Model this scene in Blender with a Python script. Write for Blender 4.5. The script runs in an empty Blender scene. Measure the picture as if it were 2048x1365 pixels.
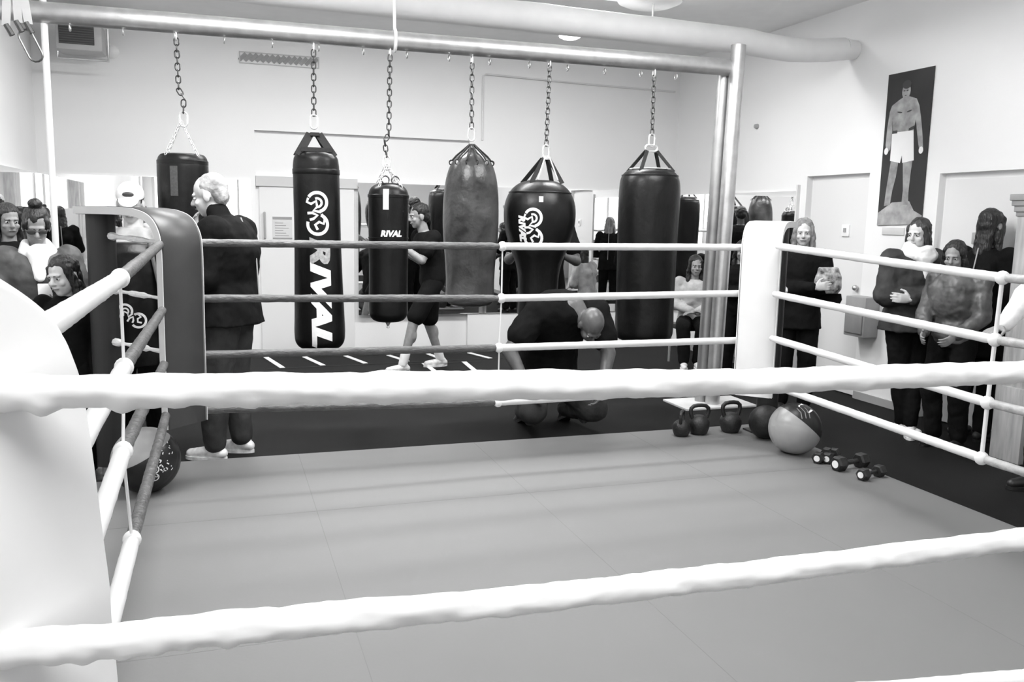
import bpy, bmesh, math, random
from mathutils import Vector, Matrix, Quaternion, noise
random.seed(7)
C = bpy.context.scene.collection
V = Vector
PI = math.pi

# ------------------------------------------------------------------ camera and measuring
FPX = 1720.0
YAW, PITCH, ROLL, EYE = math.radians(18.75), math.radians(8.16), .021, 1.6
F0 = V((math.sin(YAW), math.cos(YAW), 0)); R0 = V((math.cos(YAW), -math.sin(YAW), 0)); UP = V((0, 0, 1))
FW = F0*math.cos(PITCH) - UP*math.sin(PITCH)
U0 = F0*math.sin(PITCH) + UP*math.cos(PITCH)
RT = R0*math.cos(ROLL) + U0*math.sin(ROLL)
UV = U0*math.cos(ROLL) - R0*math.sin(ROLL)
CAM = V((0, 0, EYE))
def ray(px, py): return FW + RT*((px-1024)/FPX) - UV*((py-682.5)/FPX)
def onz(px, py, z=0): v = ray(px, py); return CAM + v*((z-EYE)/v.z)
def ony(px, py, y): v = ray(px, py); return CAM + v*(y/v.y)
def onx(px, py, x): v = ray(px, py); return CAM + v*(x/v.x)
cd = bpy.data.cameras.new('camera'); cam = bpy.data.objects.new('camera', cd); C.objects.link(cam)
cd.lens = FPX/2048*36; cd.sensor_width = 36; cd.clip_start = .02
M = Matrix((RT, UV, -FW)).transposed().to_4x4(); M.translation = CAM
cam.matrix_world = M
bpy.context.scene.camera = cam

# ------------------------------------------------------------------ materials
MATS = {}
def mat(name, g, rough=.7, metal=0., bump=0., bscale=40., var=0., vscale=6., spec=.5, coat=0., stretch=None):
    if name in MATS: return MATS[name]
    m = bpy.data.materials.new(name); m.use_nodes = True; nt = m.node_tree; N = nt.nodes; L = nt.links
    b = N['Principled BSDF']
    b.inputs['Base Color'].default_value = (g, g, g, 1); b.inputs['Roughness'].default_value = rough
    b.inputs['Metallic'].default_value = metal; b.inputs['Specular IOR Level'].default_value = spec
    b.inputs['Coat Weight'].default_value = coat
    tc = N.new('ShaderNodeTexCoord'); src = tc.outputs['Object']
    if stretch:
        mp = N.new('ShaderNodeMapping'); mp.inputs['Scale'].default_value = stretch
        L.new(src, mp.inputs['Vector']); src = mp.outputs['Vector']
    if var:
        n = N.new('ShaderNodeTexNoise'); n.inputs['Scale'].default_value = vscale; n.inputs['Detail'].default_value = 5
        r = N.new('ShaderNodeMapRange'); r.inputs['From Min'].default_value = .3; r.inputs['From Max'].default_value = .7
        r.inputs['To Min'].default_value = g*(1-var); r.inputs['To Max'].default_value = g*(1+var)
        L.new(src, n.inputs['Vector']); L.new(n.outputs['Fac'], r.inputs['Value'])
        cb = N.new('ShaderNodeCombineColor')
        for i in range(3): L.new(r.outputs['Result'], cb.inputs[i])
        L.new(cb.outputs[0], b.inputs['Base Color'])
    if bump:
        n2 = N.new('ShaderNodeTexNoise'); n2.inputs['Scale'].default_value = bscale; n2.inputs['Detail'].default_value = 4
        bp = N.new('ShaderNodeBump'); bp.inputs['Strength'].default_value = bump; bp.inputs['Distance'].default_value = .02
        L.new(src, n2.inputs['Vector']); L.new(n2.outputs['Fac'], bp.inputs['Height']); L.new(bp.outputs['Normal'], b.inputs['Normal'])
    MATS[name] = m; return m
def emit(name, g, s):
    m = bpy.data.materials.new(name); m.use_nodes = True; nt = m.node_tree; nt.nodes.clear()
    o = nt.nodes.new('ShaderNodeOutputMaterial'); e = nt.nodes.new('ShaderNodeEmission')
    e.inputs[0].default_value = (g, g, g, 1); e.inputs[1].default_value = s; nt.links.new(e.outputs[0], o.inputs[0]); return m
WALL = mat('wall_paint', .84, .85, bump=.03, bscale=60, var=.015, vscale=1.2)
CEIL = mat('ceiling_paint', .90, .9, var=.02)
FLOOR = mat('rubber_floor', .0085, .75, bump=.08, bscale=150, var=.35, vscale=1.6, spec=.15)
TRIMM = mat('painted_trim', .70, .6, var=.03)
WHITE_V = mat('white_vinyl', .74, .42, bump=.12, bscale=9, var=.02)
PAD_W = mat('white_pad_vinyl', .78, .5, bump=.05, bscale=5, var=.02)
PAD_D = mat('dark_pad_vinyl', .040, .42, bump=.04, bscale=6, var=.1, spec=.5)
PAD_S = mat('pad_side_vinyl', .60, .5, var=.05)
PAD_G = mat('grey_pad_vinyl', .26, .45, bump=.05, bscale=6, var=.08)
SLV_D = mat('dark_rope_sleeve', .10, .45, bump=.5, bscale=60, var=.3, vscale=30, stretch=(.4, 1, 1))
SLV_G = mat('grey_rope_sleeve', .42, .5, bump=.3, bscale=40, var=.2, vscale=20)
STEEL = mat('galvanised_steel', .58, .36, metal=.8, bump=.05, bscale=30, var=.14, vscale=9)
STEEL_W = mat('white_painted_steel', .86, .38, var=.04)
CHAIN = mat('chain_steel', .12, .38, metal=.9, var=.25, vscale=60)
CHROME = mat('bright_hook_steel', .82, .25, metal=.6)
VINYL_K = mat('black_bag_vinyl', .0045, .36, bump=.18, bscale=14, var=.4, vscale=5, spec=.32)
LEATHER = mat('grey_bag_leather', .055, .34, bump=.9, bscale=6, var=.75, vscale=4.5, spec=.5)
WEB_K = mat('black_webbing', .015, .75, bump=.3, bscale=200)
PRINT = mat('white_print', .86, .55, var=.04, vscale=40)
PRINT_G = mat('worn_print', .34, .6, var=.35, vscale=40)
LABEL_G = mat('grey_label', .06, .4, var=.3, vscale=60)
MATTOP = mat('canvas_mat', .195, .62, bump=.02, bscale=60, var=.03, vscale=1.1, spec=.4)
IRON = mat('black_iron', .02, .42, bump=.2, bscale=90, var=.3, spec=.5)
RUBBER_K = mat('black_rubber', .014, .45, bump=.1, bscale=80, var=.3)
BALL_L = mat('light_grey_ball_leather', .34, .38, bump=.06, bscale=40, var=.08)
WOOD = mat('pale_wood', .40, .5, bump=.1, bscale=20, var=.22, vscale=5, stretch=(6, 6, .7))
PAPER = mat('paper', .62, .8, var=.04)
INK = mat('dark_ink', .05, .8)
PLAST_D = mat('dark_plastic', .05, .5)
PLAST_G = mat('grey_plastic', .36, .5, var=.06)
PLAST_W = mat('white_plastic', .86, .5)
SKIN_L = mat('light_skin', .56, .5, var=.07, vscale=25, spec=.35)
SKIN_M = mat('medium_skin', .27, .45, var=.12, vscale=25, spec=.4)
SKIN_D = mat('brown_skin', .10, .38, var=.2, vscale=20, spec=.5)
HAIR_K = mat('black_hair', .010, .42, bump=.6, bscale=30, var=.5, vscale=20, stretch=(3, 3, .5))
HAIR_B = mat('fair_hair', .22, .5, bump=.5, bscale=30, var=.45, vscale=14, stretch=(3, 3, .5))
HAIR_G = mat('grey_hair', .30, .6, bump=.4, bscale=40, var=.6, vscale=9)
HAIR_D = mat('dark_brown_hair', .028, .45, bump=.5, bscale=30, var=.6, vscale=16, stretch=(3, 3, .5))
CL_K = mat('black_cloth', .006, .85, bump=.35, bscale=9, var=.4, spec=.12)
CL_D = mat('dark_grey_cloth', .035, .75, bump=.4, bscale=9, var=.35, spec=.3)
CL_DEN = mat('dark_denim', .038, .8, bump=.35, bscale=12, var=.4, vscale=8, spec=.25)
CL_JK = mat('grey_jacket_cloth', .065, .6, bump=.4, bscale=8, var=.35, vscale=5)
CL_LTH = mat('worn_leather_cloth', .085, .42, bump=.5, bscale=9, var=.6, vscale=8)
CL_W = mat('white_cloth', .84, .85, bump=.4, bscale=12, var=.03)
CL_LG = mat('light_grey_cloth', .42, .85, bump=.4, bscale=12, var=.25, vscale=10)
CL_CAMO = mat('camouflage_cloth', .016, .8, bump=.3, bscale=10, var=.85, vscale=7)
SHOE_W = mat('white_shoe', .78, .5, var=.25, vscale=30)
SHOE_K = mat('black_shoe', .015, .45)
EYEW = mat('eye_white', .6, .3); EYEK = mat('eye_iris', .02, .2); LIPM = mat('lip', .22, .4); LIPD = mat('dark_lip', .07, .4)
def mirror_mat():
    m = bpy.data.materials.new('mirror_glass'); m.use_nodes = True; b = m.node_tree.nodes['Principled BSDF']
    b.inputs['Base Color'].default_value = (.92, .92, .92, 1); b.inputs['Metallic'].default_value = 1; b.inputs['Roughness'].default_value = .01
    return m
MIRROR = mirror_mat()

# ------------------------------------------------------------------ mesh helpers
def bx(bm, lo, hi, M=None, bev=0):
    r = bmesh.ops.create_cube(bm, size=1); vs = r['verts']
    lo, hi = V(lo), V(hi); c = (lo+hi)/2; s = hi-lo
    for v in vs:
        v.co = V((v.co.x*s.x, v.co.y*s.y, v.co.z*s.z))+c
    if bev:
        es = list({e for v in vs for e in v.link_edges})
        rr = bmesh.ops.bevel(bm, geom=es, offset=bev, segments=2, affect='EDGES', profile=.5); vs = list({v for v in rr['verts']} | {v for v in vs if v.is_valid})
    if M is not None:
        for v in vs: v.co = M @ v.co
    return vs
def frame(t):
    t = t.normalized(); a = V((0, 0, 1)) if abs(t.z) < .9 else V((1, 0, 0))
    u = t.cross(a).normalized(); return u, u.cross(t).normalized()
def loft(bm, rings, cap=True, closed=False):
    vr = [[bm.verts.new(p) for p in r] for r in rings]; n = len(rings[0]); m = len(vr)
    for i in range(m if closed else m-1):
        a, b = vr[i], vr[(i+1) % m]
        for j in range(n):
            bm.faces.new((a[j], a[(j+1) % n], b[(j+1) % n], b[j]))
    if cap and not closed:
        bm.faces.new(list(reversed(vr[0]))); bm.faces.new(vr[-1])
    return vr
def tube(bm, pts, rad, seg=10, closed=False, cap=True, sq=1.0):
    pts = [V(p) for p in pts]; n = len(pts); rings = []; u = None
    for i, p in enumerate(pts):
        if closed: t = pts[(i+1) % n]-pts[i-1]
        else: t = pts[min(i+1, n-1)]-pts[max(i-1, 0)]
        t = t.normalized()
        if u is None: u, w = frame(t)
        else:
            u = (u - t*u.dot(t)).normalized(); w = t.cross(u)
        w = t.cross(u)
        r = rad(i) if callable(rad) else (rad[i] if isinstance(rad, (list, tuple)) else rad)
        rings.append([p+(u*math.cos(a)*(r(a) if callable(r) else r)+w*math.sin(a)*sq*(r(a) if callable(r) else r)) for a in [2*PI*k/seg for k in range(seg)]])
    return loft(bm, rings, cap, closed)
def lathe(bm, prof, seg=40, M=None, f=None):
    rings = []
    for r, z in prof:
        ring = []
        for k in range(seg):
            a = 2*PI*k/seg; rr = r if f is None else r*f(a, z)
            p = V((rr*math.cos(a), rr*math.sin(a), z)); ring.append(M @ p if M is not None else p)
        rings.append(ring)
    return loft(bm, rings)
def ball(bm, c, r, M=None, u=20, v=14):
    rr = bmesh.ops.create_uvsphere(bm, u_segments=u, v_segments=v, radius=1)
    c = V(c); r = V(r) if hasattr(r, '__len__') else V((r, r, r))
    for x in rr['verts']:
        p = V((x.co.x*r.x, x.co.y*r.y, x.co.z*r.z))
        x.co = c+(M @ p if M is not None else p)
    return rr['verts']
def prism(bm, poly, t, M):
    """polygon in local XY, thickness t along local Z, placed with matrix M"""
    a = [bm.verts.new(M @ V((x, y, 0))) for x, y in poly]; b = [bm.verts.new(M @ V((x, y, t))) for x, y in poly]
    n = len(poly); bm.faces.new(list(reversed(a))); bm.faces.new(b)
    for i in range(n): bm.faces.new((a[i], a[(i+1) % n], b[(i+1) % n], b[i]))
def obj(name, bm, m, parent=None, smooth=True, flat_angle=.6):
    bmesh.ops.recalc_face_normals(bm, faces=bm.faces[:])
    me = bpy.data.meshes.new(name); bm.to_mesh(me); bm.free()
    for mm in (m if isinstance(m, (list, tuple)) else [m]): me.materials.append(mm)
    if smooth:
        for p in me.polygons: p.use_smooth = True
        try: me.set_sharp_from_angle(angle=flat_angle)
        except Exception: pass
    o = bpy.data.objects.new(name, me); C.objects.link(o)
    if parent is not None:
        o.parent = parent; o.matrix_parent_inverse = parent.matrix_world_custom if False else Matrix.Identity(4)
        # children are built in world coordinates; bring them into the parent's frame
        o.matrix_parent_inverse = pm(parent).inverted()
    return o
def pm(o):
    m = Matrix.LocRotScale(o.location, o.rotation_euler.to_quaternion(), o.scale)
    if o.parent is not None: m = pm(o.parent) @ o.matrix_parent_inverse @ m
    return m
def tag(o, label, cat, group=None):
    o['label'] = label; o['category'] = cat
    if group: o['group'] = group
    return o
def thing(name, label, cat, loc=(0, 0, 0), group=None):
    o = bpy.data.objects.new(name, None); C.objects.link(o); o.location = V(loc); o.empty_display_size = .1
    return tag(o, label, cat, group)
def struct(name, bm, m, smooth=False):
    o = obj(name, bm, m, None, smooth); o['kind'] = 'structure'; return o
def NB(): return bmesh.new()

# ------------------------------------------------------------------ room
XL, XR, YF, YB, H = -1.75, 5.57, -3.0, 10.0, 3.6
bm = NB(); bx(bm, (XL-.1, YF-.1, -.15), (XR+.1, YB+.3, 0)); struct('floor', bm, FLOOR)
bm = NB(); bx(bm, (XL-.1, YF-.1, H), (XR+.1, YB+.3, H+.12)); struct('ceiling', bm, CEIL)
# back wall with a shallow door recess between x=.38 and 2.82
bm = NB()
bx(bm, (XL-.1, YB, 0), (.38, YB+.2, H)); bx(bm, (2.82, YB, 0), (XR+.1, YB+.2, H)); bx(bm, (.38, YB, 2.49), (2.82, YB+.2, H)); bx(bm, (.38, YB+.06, 0), (2.82, YB+.2, 2.49))
struct('wall_back', bm, WALL)
bm = NB(); bx(bm, (XL-.1, -.2, 0), (XL, YB, H)); bx(bm, (XL-.1, YF, 0), (XL, -2.7, H)); bx(bm, (XL-.1, -2.7, 0), (XL, -.2, .9)); bx(bm, (XL-.1, -2.7, 2.5), (XL, -.2, H)); struct('wall_left', bm, WALL)
# right wall with two shallow door recesses
bm = NB()
RD = [(6.46, 7.34, 2.07), (4.55, 5.65, 2.03)]
bx(bm, (XR, 7.34, 0), (XR+.1, YB, H)); bx(bm, (XR, 5.65, 0), (XR+.1, 6.46, H)); bx(bm, (XR, YF, 0), (XR+.1, 4.55, H))
for a, b, z in RD: bx(bm, (XR, a, z), (XR+.1, b, H)); bx(bm, (XR+.07, a, 0), (XR+.1, b, z))
struct('wall_right', bm, WALL)
# front wall with window openings
WIN = [(-1.55, -.35), (-.1, 1.0)]
bm = NB(); z0, z1 = .9, 2.5
xs = [XL-.1]+[x for w in WIN for x in w]+[XR+.1]
for i in range(0, len(xs), 2): bx(bm, (xs[i], YF-.15, z0), (xs[i+1], YF, z1))
bx(bm, (XL-.1, YF-.15, 0), (XR+.1, YF, z0)); bx(bm, (XL-.1, YF-.15, z1), (XR+.1, YF, H)); struct('wall_front', bm, WALL)
gm = bpy.data.materials.new('window_glass'); gm.use_nodes = True; nt = gm.node_tree; nt.nodes.clear()
o_ = nt.nodes.new('ShaderNodeOutputMaterial'); mx = nt.nodes.new('ShaderNodeMixShader'); tr = nt.nodes.new('ShaderNodeBsdfTransparent'); gl = nt.nodes.new('ShaderNodeBsdfGlossy')
gl.inputs['Roughness'].default_value = .02; mx.inputs[0].default_value = .08
nt.links.new(tr.outputs[0], mx.inputs[1]); nt.links.new(gl.outputs[0], mx.inputs[2]); nt.links.new(mx.outputs[0], o_.inputs[0])
for i, (a, b) in enumerate(WIN):
    bm = NB()
    for q in (((a, YF-.1, z0), (a+.06, YF-.02, z1)), ((b-.06, YF-.1, z0), (b, YF-.02, z1)), ((a+.06, YF-.1, z0), (b-.06, YF-.02, z0+.06)), ((a+.06, YF-.1, z1-.06), (b-.06, YF-.02, z1)), (((a+b)/2-.025, YF-.1, z0+.06), ((a+b)/2+.025, YF-.02, z1-.06))): bx(bm, *q)
    w = struct('window_%d' % (i+1), bm, TRIMM)
    bm = NB(); bx(bm, (a+.06, YF-.065, z0+.06), (b-.06, YF-.06, z1-.06)); obj('pane', bm, gm, w, False)
bm = NB()
for q in (((XL-.08, -2.7, .9), (XL-.02, -2.64, 2.5)), ((XL-.08, -.26, .9), (XL-.02, -.2, 2.5)), ((XL-.08, -1.48, .96), (XL-.02, -1.42, 2.44)), ((XL-.08, -2.64, .9), (XL-.02, -.26, .96)), ((XL-.08, -2.64, 2.44), (XL-.02, -.26, 2.5))): bx(bm, *q)
w = struct('window_3', bm, TRIMM)
bm = NB(); bx(bm, (XL-.055, -2.64, .96), (XL-.05, -.26, 2.44)); obj('pane', bm, gm, w, False)
# mirrors are fixed panels on the walls
def mirror(lo, hi, label):
    bm = NB(); bx(bm, lo, hi); m = obj('wall_mirror', bm, MIRROR, None, False); tag(m, label, 'mirror'); return m
MZ0, MZ1 = .44, 1.96
mirror((1.50, YB-.02, MZ0), (XR-.02, YB-.001, MZ1), 'long wall mirror behind the hanging bags on the back wall')
mirror((XL+.02, YB-.02, MZ0), (.33, YB-.001, MZ1-.01), 'wall mirror left of the recessed door behind the white haired man')
mirror((XR-.02, 7.46, MZ0), (XR-.001, YB-.021, MZ1-.03), 'wall mirror on the right wall behind the round steel post')
mirror((XL+.001, 4.5, MZ0), (XL+.02, YB-.021, MZ1-.01), 'wall mirror on the left wall beside the woman with a hair bun')
bm = NB(); bx(bm, (XR-.035, 7.435, MZ0-.02), (XR-.001, 7.459, MZ1+.03)); struct('trim_1', bm, TRIMM)
# doors
bm = NB(); bx(bm, (.42, YB+.030, .01), (1.46, YB+.0595, 1.89)); d = struct('door_1', bm, mat('door_paint', .74, .6))
bm = NB(); bx(bm, (.385, YB+.012, 1.89), (1.498, YB+.0595, 2.0)); struct('trim_2', bm, mat('door_header', .56, .6))
bm = NB(); tube(bm, [(.47, YB+.03, 1.32), (.47, YB-.01, 1.32), (.47, YB-.01, 1.6), (.47, YB+.03, 1.6)], .012); obj('handle', bm, PLAST_G, d)
for i, (a, b, z) in enumerate(RD):
    bm = NB(); bx(bm, (XR+.045, a+.03, .01), (XR+.069, b-.03, z-.05)); d = struct('door_%d' % (i+2), bm, MATS['door_paint'])
    bm = NB(); ball(bm, (XR+.02, a+.1, 1.02), .028); tube(bm, [(XR+.046, a+.1, 1.02), (XR+.01, a+.1, 1.02)], .012); obj('door_handle', bm, STEEL, d)
# baseboard
bm = NB(); bx(bm, (XR-.015, 5.7, 0), (XR-.0005, 6.44, .07)); bx(bm, (XR-.015, 7.36, 0), (XR-.0005, YB, .07)); bx(bm, (XR-.015, YF, 0), (XR-.0005, 4.53, .07)); struct('baseboard_right', bm, PLAST_G)
# ------------------------------------------------------------------ wall fittings
def wallbox(name, lo, hi, m, label, cat, bev=.004):
    bm = NB(); bx(bm, lo, hi, bev=bev); o = obj(name, bm, m); return tag(o, label, cat)
# notice on the door
t = thing('notice', 'printed notice sheet with lines of text taped to the recessed door', 'notice', (.66, YB+.05, 1.31))
bm = NB(); bx(bm, (.554, YB+.025, 1.31), (.767, YB+.0298, 1.56)); obj('sheet', bm, PAPER, t, False)
bm = NB()
bx(bm, (.556, YB+.023, 1.527), (.765, YB+.0249, 1.556)); bx(bm, (.556, YB+.023, 1.313), (.765, YB+.0249, 1.325))
for k in range(6):
    bx(bm, (.58, YB+.023, 1.345+k*.028), (.58+.15-.03*(k % 3), YB+.0249, 1.352+k*.028))
obj('printing', bm, mat('grey_ink', .30, .8), t, False)
# air vent on the back wall
t = thing('air_vent', 'slanted louvred air vent high on the back wall above the door', 'vent', (.67, YB, 3.2))
bm = NB(); M0 = Matrix.Translation((.66, YB-.012, 3.245)) @ Matrix.Rotation(.0, 4, 'Y')
for q in (((-.42, 0, .052), (.42, .01, .062)), ((-.42, 0, -.062), (.42, .01, -.052)), ((-.42, 0, -.052), (-.41, .01, .052)), ((.41, 0, -.052), (.42, .01, .052))): bx(bm, q[0], q[1], M0)
obj('frame', bm, mat('vent_frame', .5, .5), t, False)
bm = NB()
for k in range(14):
    x = -.38+k*.058
    bx(bm, (-.026, -.001, -.05), (.012, .004, .05), M0 @ Matrix.Translation((x, .003, 0)) @ Matrix.Rotation(.75, 4, 'Y'))
obj('louvres', bm, mat('vent_slat', .26, .5), t, False)
# wall heater, high left
t = thing('wall_heater', 'boxy fan heater with dark grille bracketed high on the back wall at left', 'heater', (-1.25, 9.75, 3.12))
bm = NB(); bx(bm, (-1.46, 9.6, 3.13), (-1.05, YB-.08, 3.39), bev=.015); bx(bm, (-1.3, YB-.09, 3.2), (-1.2, YB, 3.3)); obj('housing', bm, mat('heater_case', .5, .45), t)
bm = NB(); bx(bm, (-1.43, 9.588, 3.185), (-1.12, 9.5995, 3.37)); obj('grille', bm, PLAST_D, t, False)
bm = NB()
for k in range(8): bx(bm, (-1.43, 9.582, 3.19+k*.022), (-1.12, 9.5875, 3.194+k*.022))
obj('louvres', bm, mat('heater_slat', .16, .5), t, False)
bm = NB(); tube(bm, [(-1.45, 9.62, 3.11), (-1.45, 9.62, 3.05), (-1.0, 9.62, 3.05), (-1.0, 9.62, 3.35)], .014); obj('bracket', bm, STEEL, t)
bm = NB(); lathe(bm, [(.001, 0), (.06, 0), (.065, .02), (.05, .05), (.02, .07), (.001, .07)], 24, Matrix.Translation((-1.0, YB, 3.2)) @ Matrix.Rotation(PI/2, 4, 'X'))
tag(obj('smoke_alarm', bm, PLAST_W), 'small round white alarm on the wall beside the heater', 'alarm')
bm = NB(); tube(bm, [(2.965, YB-.012, 2.5), (2.965, YB-.012, 3.24), (3.0, YB-.012, 3.26), (4.2, YB-.012, 3.235), (5.5, YB-.012, 3.22)], .012, 8)
tag(obj('wall_conduit', bm, TRIMM), 'thin painted conduit running along the upper back wall', 'pipe')
# right wall
t = thing('thermostat', 'small grey thermostat with dark dial on the right wall by the wooden pillar', 'thermostat', (XR, 5.17, 1.47))
bm = NB(); bx(bm, (XR-.03, 5.09, 1.47), (XR, 5.25, 1.562), bev=.006); obj('housing', bm, PLAST_G, t)
bm = NB(); lathe(bm, [(.001, 0), (.018, 0), (.018, .008), (.001, .01)], 16, Matrix.Translation((XR-.03, 5.115, 1.517)) @ Matrix.Rotation(-PI/2, 4, 'Y')); obj('dial', bm, PLAST_D, t)
wallbox('wall_sign', (XR-.012, 5.98, 1.52), (XR, 6.24, 1.585), PAPER, 'small pale sign fixed to the wall just below the boxer banner', 'sign')
t = thing('light_switch', 'small white wall switch between the right mirror and the banner', 'switch', (XR, 6.77, 1.5))
bm = NB(); bx(bm, (XR+.03, 6.72, 1.49), (XR+.045, 6.82, 1.60), bev=.004); obj('plate', bm, PLAST_W, t)
bm = NB(); bx(bm, (XR+.02, 6.755, 1.53), (XR+.0305, 6.785, 1.57)); obj('toggle', bm, PLAST_G, t)
t = thing('wall_cabinet', 'low grey metal cabinet on the right wall beside the scarfed woman', 'cabinet', (XR-.1, 6.45, .6))
bm = NB(); bx(bm, (XR-.16, 6.2, .60), (XR, 6.46, .96), bev=.008); obj('body', bm, mat('cabinet_grey', .33, .5, var=.1), t)
bm = NB(); bx(bm, (XR-.172, 6.22, .63), (XR-.1605, 6.44, .87), bev=.003); obj('door', bm, mat('cabinet_door', .28, .5, var=.1), t)
bm = NB(); lathe(bm, [(.001, 0), (.028, 0), (.022, .035), (.001, .04)], 16, Matrix.Translation((XR, 8.25, 2.64)) @ Matrix.Rotation(-PI/2, 4, 'Y'))
tag(obj('wall_sensor', bm, PLAST_G), 'tiny round sensor high on the wall right of the steel post', 'sensor')
# banner: dark poster with a generic boxer figure
t = thing('boxer_banner', 'tall dark banner of a standing boxer in white shorts on the right wall', 'banner', (XR-.012, 6.05, 2.25))
MB = Matrix(((0, 0, -1, XR-.012), (-1, 0, 0, 6.307), (0, 1, 0, 1.60), (0, 0, 0, 1)))   # local x towards the viewer's right, y up, z off the wall
bm = NB(); prism(bm, [(0, 0), (.515, .02), (.515, 1.30), (0, 1.30)], .006, MB @ Matrix.Translation((0, 0, -.006))); obj('sheet', bm, mat('banner_black', .022, .6, var=.25, vscale=3), t, False)
def patch(name, polys, m, dz):
    bm = NB()
    for k, p in enumerate(polys): prism(bm, p, .0006+.00008*k, MB @ Matrix.Translation((0, 0, dz)))
    obj(name, bm, m, t, False)
def ell(cx, cy, rx, ry, a=0, n=18):
    return [(cx+rx*math.cos(k*2*PI/n)*math.cos(a)-ry*math.sin(k*2*PI/n)*math.sin(a), cy+rx*math.cos(k*2*PI/n)*math.sin(a)+ry*math.sin(k*2*PI/n)*math.cos(a)) for k in range(n)]
BS = mat('banner_skin', .30, .7, var=.35, vscale=12)
patch('canvas_print', [[(0, 0), (.515, .02), (.515, .09), (.42, .13), (.36, .21), (.16, .20), (0, .11)]], mat('banner_floor', .36, .7, var=.35, vscale=9), .0002)
patch('boxer_print', [
    [(.11, .80), (.09, .90), (.05, .98), (.07, 1.03), (.15, 1.07), (.20, 1.09), (.26, 1.09), (.35, 1.06), (.385, 1.0), (.36, .90), (.345, .80)],      # torso
    ell(.225, 1.135, .048, .066), [(.20, 1.07), (.255, 1.07), (.250, 1.10), (.205, 1.10)],
    [(.05, .98), (.085, .93), (.10, .80), (.09, .66), (.05, .62), (.03, .70), (.035, .85)],                                                 # left arm down
    [(.385, 1.0), (.35, .93), (.375, .82), (.41, .68), (.44, .60), (.47, .62), (.45, .74), (.415, .9)],                                      # right arm down
    [(.11, .56), (.20, .56), (.185, .42), (.155, .30), (.14, .18), (.07, .17), (.08, .30), (.095, .43)],                                      # legs
    [(.25, .56), (.36, .56), (.35, .42), (.345, .3), (.35, .18), (.275, .18), (.28, .30), (.265, .43)]], BS, .0012)
patch('shorts_print', [[(.10, .80), (.345, .80), (.375, .55), (.245, .535), (.235, .60), (.22, .535), (.10, .56)], ell(.045, .645, .024, .03), ell(.445, .63, .024, .03)], mat('banner_white', .82, .7, var=.03), .0026)
patch('hair_print', [ell(.23, 1.19, .05, .036)], mat('banner_dark', .05, .7), .0040)
patch('marking', [[(.10, .79), (.16, .79), (.16, .815), (.10, .815)], [(.29, .80), (.35, .81), (.35, .84), (.29, .82)], ell(.205, 1.14, .012, .005), ell(.24, 1.14, .012, .005), ell(.224, 1.10, .012, .003), ell(.17, .965, .03, .006, -.2), ell(.28, .965, .03, .006, .2)], mat('banner_dark', .05, .7), .0040)

# ------------------------------------------------------------------ ceiling duct, downlight and added fill lights
t = thing('air_duct', 'round white air duct running under the ceiling above the bag rack', 'duct', (3, 6.75, 3.2))
bm = NB(); pts = []
A, B = ony(900, -10, 6.85), ony(1480, 84, 6.8); E_ = V((XR-.13, 6.78, 3.20))
B = V((4.4, 6.8, 3.165))
for k in range(30):
    f = k/29; pts.append(V((-1.72+(B.x+1.72)*f, 6.8, 3.24-.06*f)))
for k in range(1, 14):
    f = k/13; pts.append(V((B.x+(E_.x-B.x)*f, 6.8-.02*f, 3.18-.04*math.sin(f*PI)+.01*f)))
DUCTM = mat('duct_white', .86, .6, var=.03, bump=.05, bscale=4)
tube(bm, pts, lambda i: .125-.025*min(1, i/42)+(0.004 if i % 5 == 0 else 0), 28)
tube(bm, [pts[-1]+V((.0, 0, 0)), pts[-1]+V((.07, .0, 0)), pts[-1]+V((.128, .0, 0))], [.10, .09, .085], 28)
obj('duct_body', bm, DUCTM, t)
for x in (-.5, 1.5, 3.5): bm = NB(); tube(bm, [(x, 6.8, 3.3), (x, 6.8, H)], .008, 6); obj('hanger', bm, STEEL, t)
# big elbow pipe dropping from the ceiling in the middle
bm = NB(); p = onz(1300, 2, 3.45)
lathe(bm, [(.001, 3.40), (.20, 3.41), (.27, 3.44), (.29, 3.5), (.27, 3.56), (.20, H)], 40, Matrix.Translation((p.x, p.y, 0)))
tag(obj('ceiling_diffuser', bm, DUCTM), 'round white ceiling air diffuser at the top edge above the duct', 'diffuser')
FILL_PANELS = [(.4, .2), (3.2, .2), (.3, 4.7), (3.0, 4.7)]  # out-of-view panels added to light the room evenly and soften rope shadows
HL = 3.30
fill_glow_m = emit('fill_glow', 1, 1.6)
for i, (x, y) in enumerate(FILL_PANELS):
    lab = ['front left', 'front right', 'middle left', 'middle right', 'rear left', 'rear right'][i]
    t = thing('fill_light', 'square hanging fill panel added out of view, the %s one of the four' % lab, 'light', (x, y, HL), 'added hanging fill panels')
    bm = NB(); bx(bm, (x-.62, y-.62, HL-.02), (x+.62, y+.62, HL+.03), bev=.006); obj('housing', bm, PLAST_W, t)
    bm = NB(); bx(bm, (x-.58, y-.58, HL-.03), (x+.58, y+.58, HL-.0205)); obj('diffuser', bm, fill_glow_m, t, False)
    for sx in (-.4, .4): bm = NB(); tube(bm, [(x+sx, y, HL+.03), (x+sx, y, H-.001)], .006, 6); obj('hanging_rod', bm, STEEL, t)
    for nm, z, rx_, en in (('fill_down', HL-.04, 0, [56, 34, 108, 66][i]), ('fill_up', HL+.04, PI, [34, 28, 84, 76][i])):  # the upward emitter is added to brighten the ceiling
        la = bpy.data.lights.new(nm, 'AREA'); la.shape = 'RECTANGLE'; la.size = 1.15; la.size_y = 1.15; la.energy = en
        lo = bpy.data.objects.new(nm, la); C.objects.link(lo); lo.location = (x, y, z); lo.rotation_euler = (rx_, 0, 0)
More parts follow.
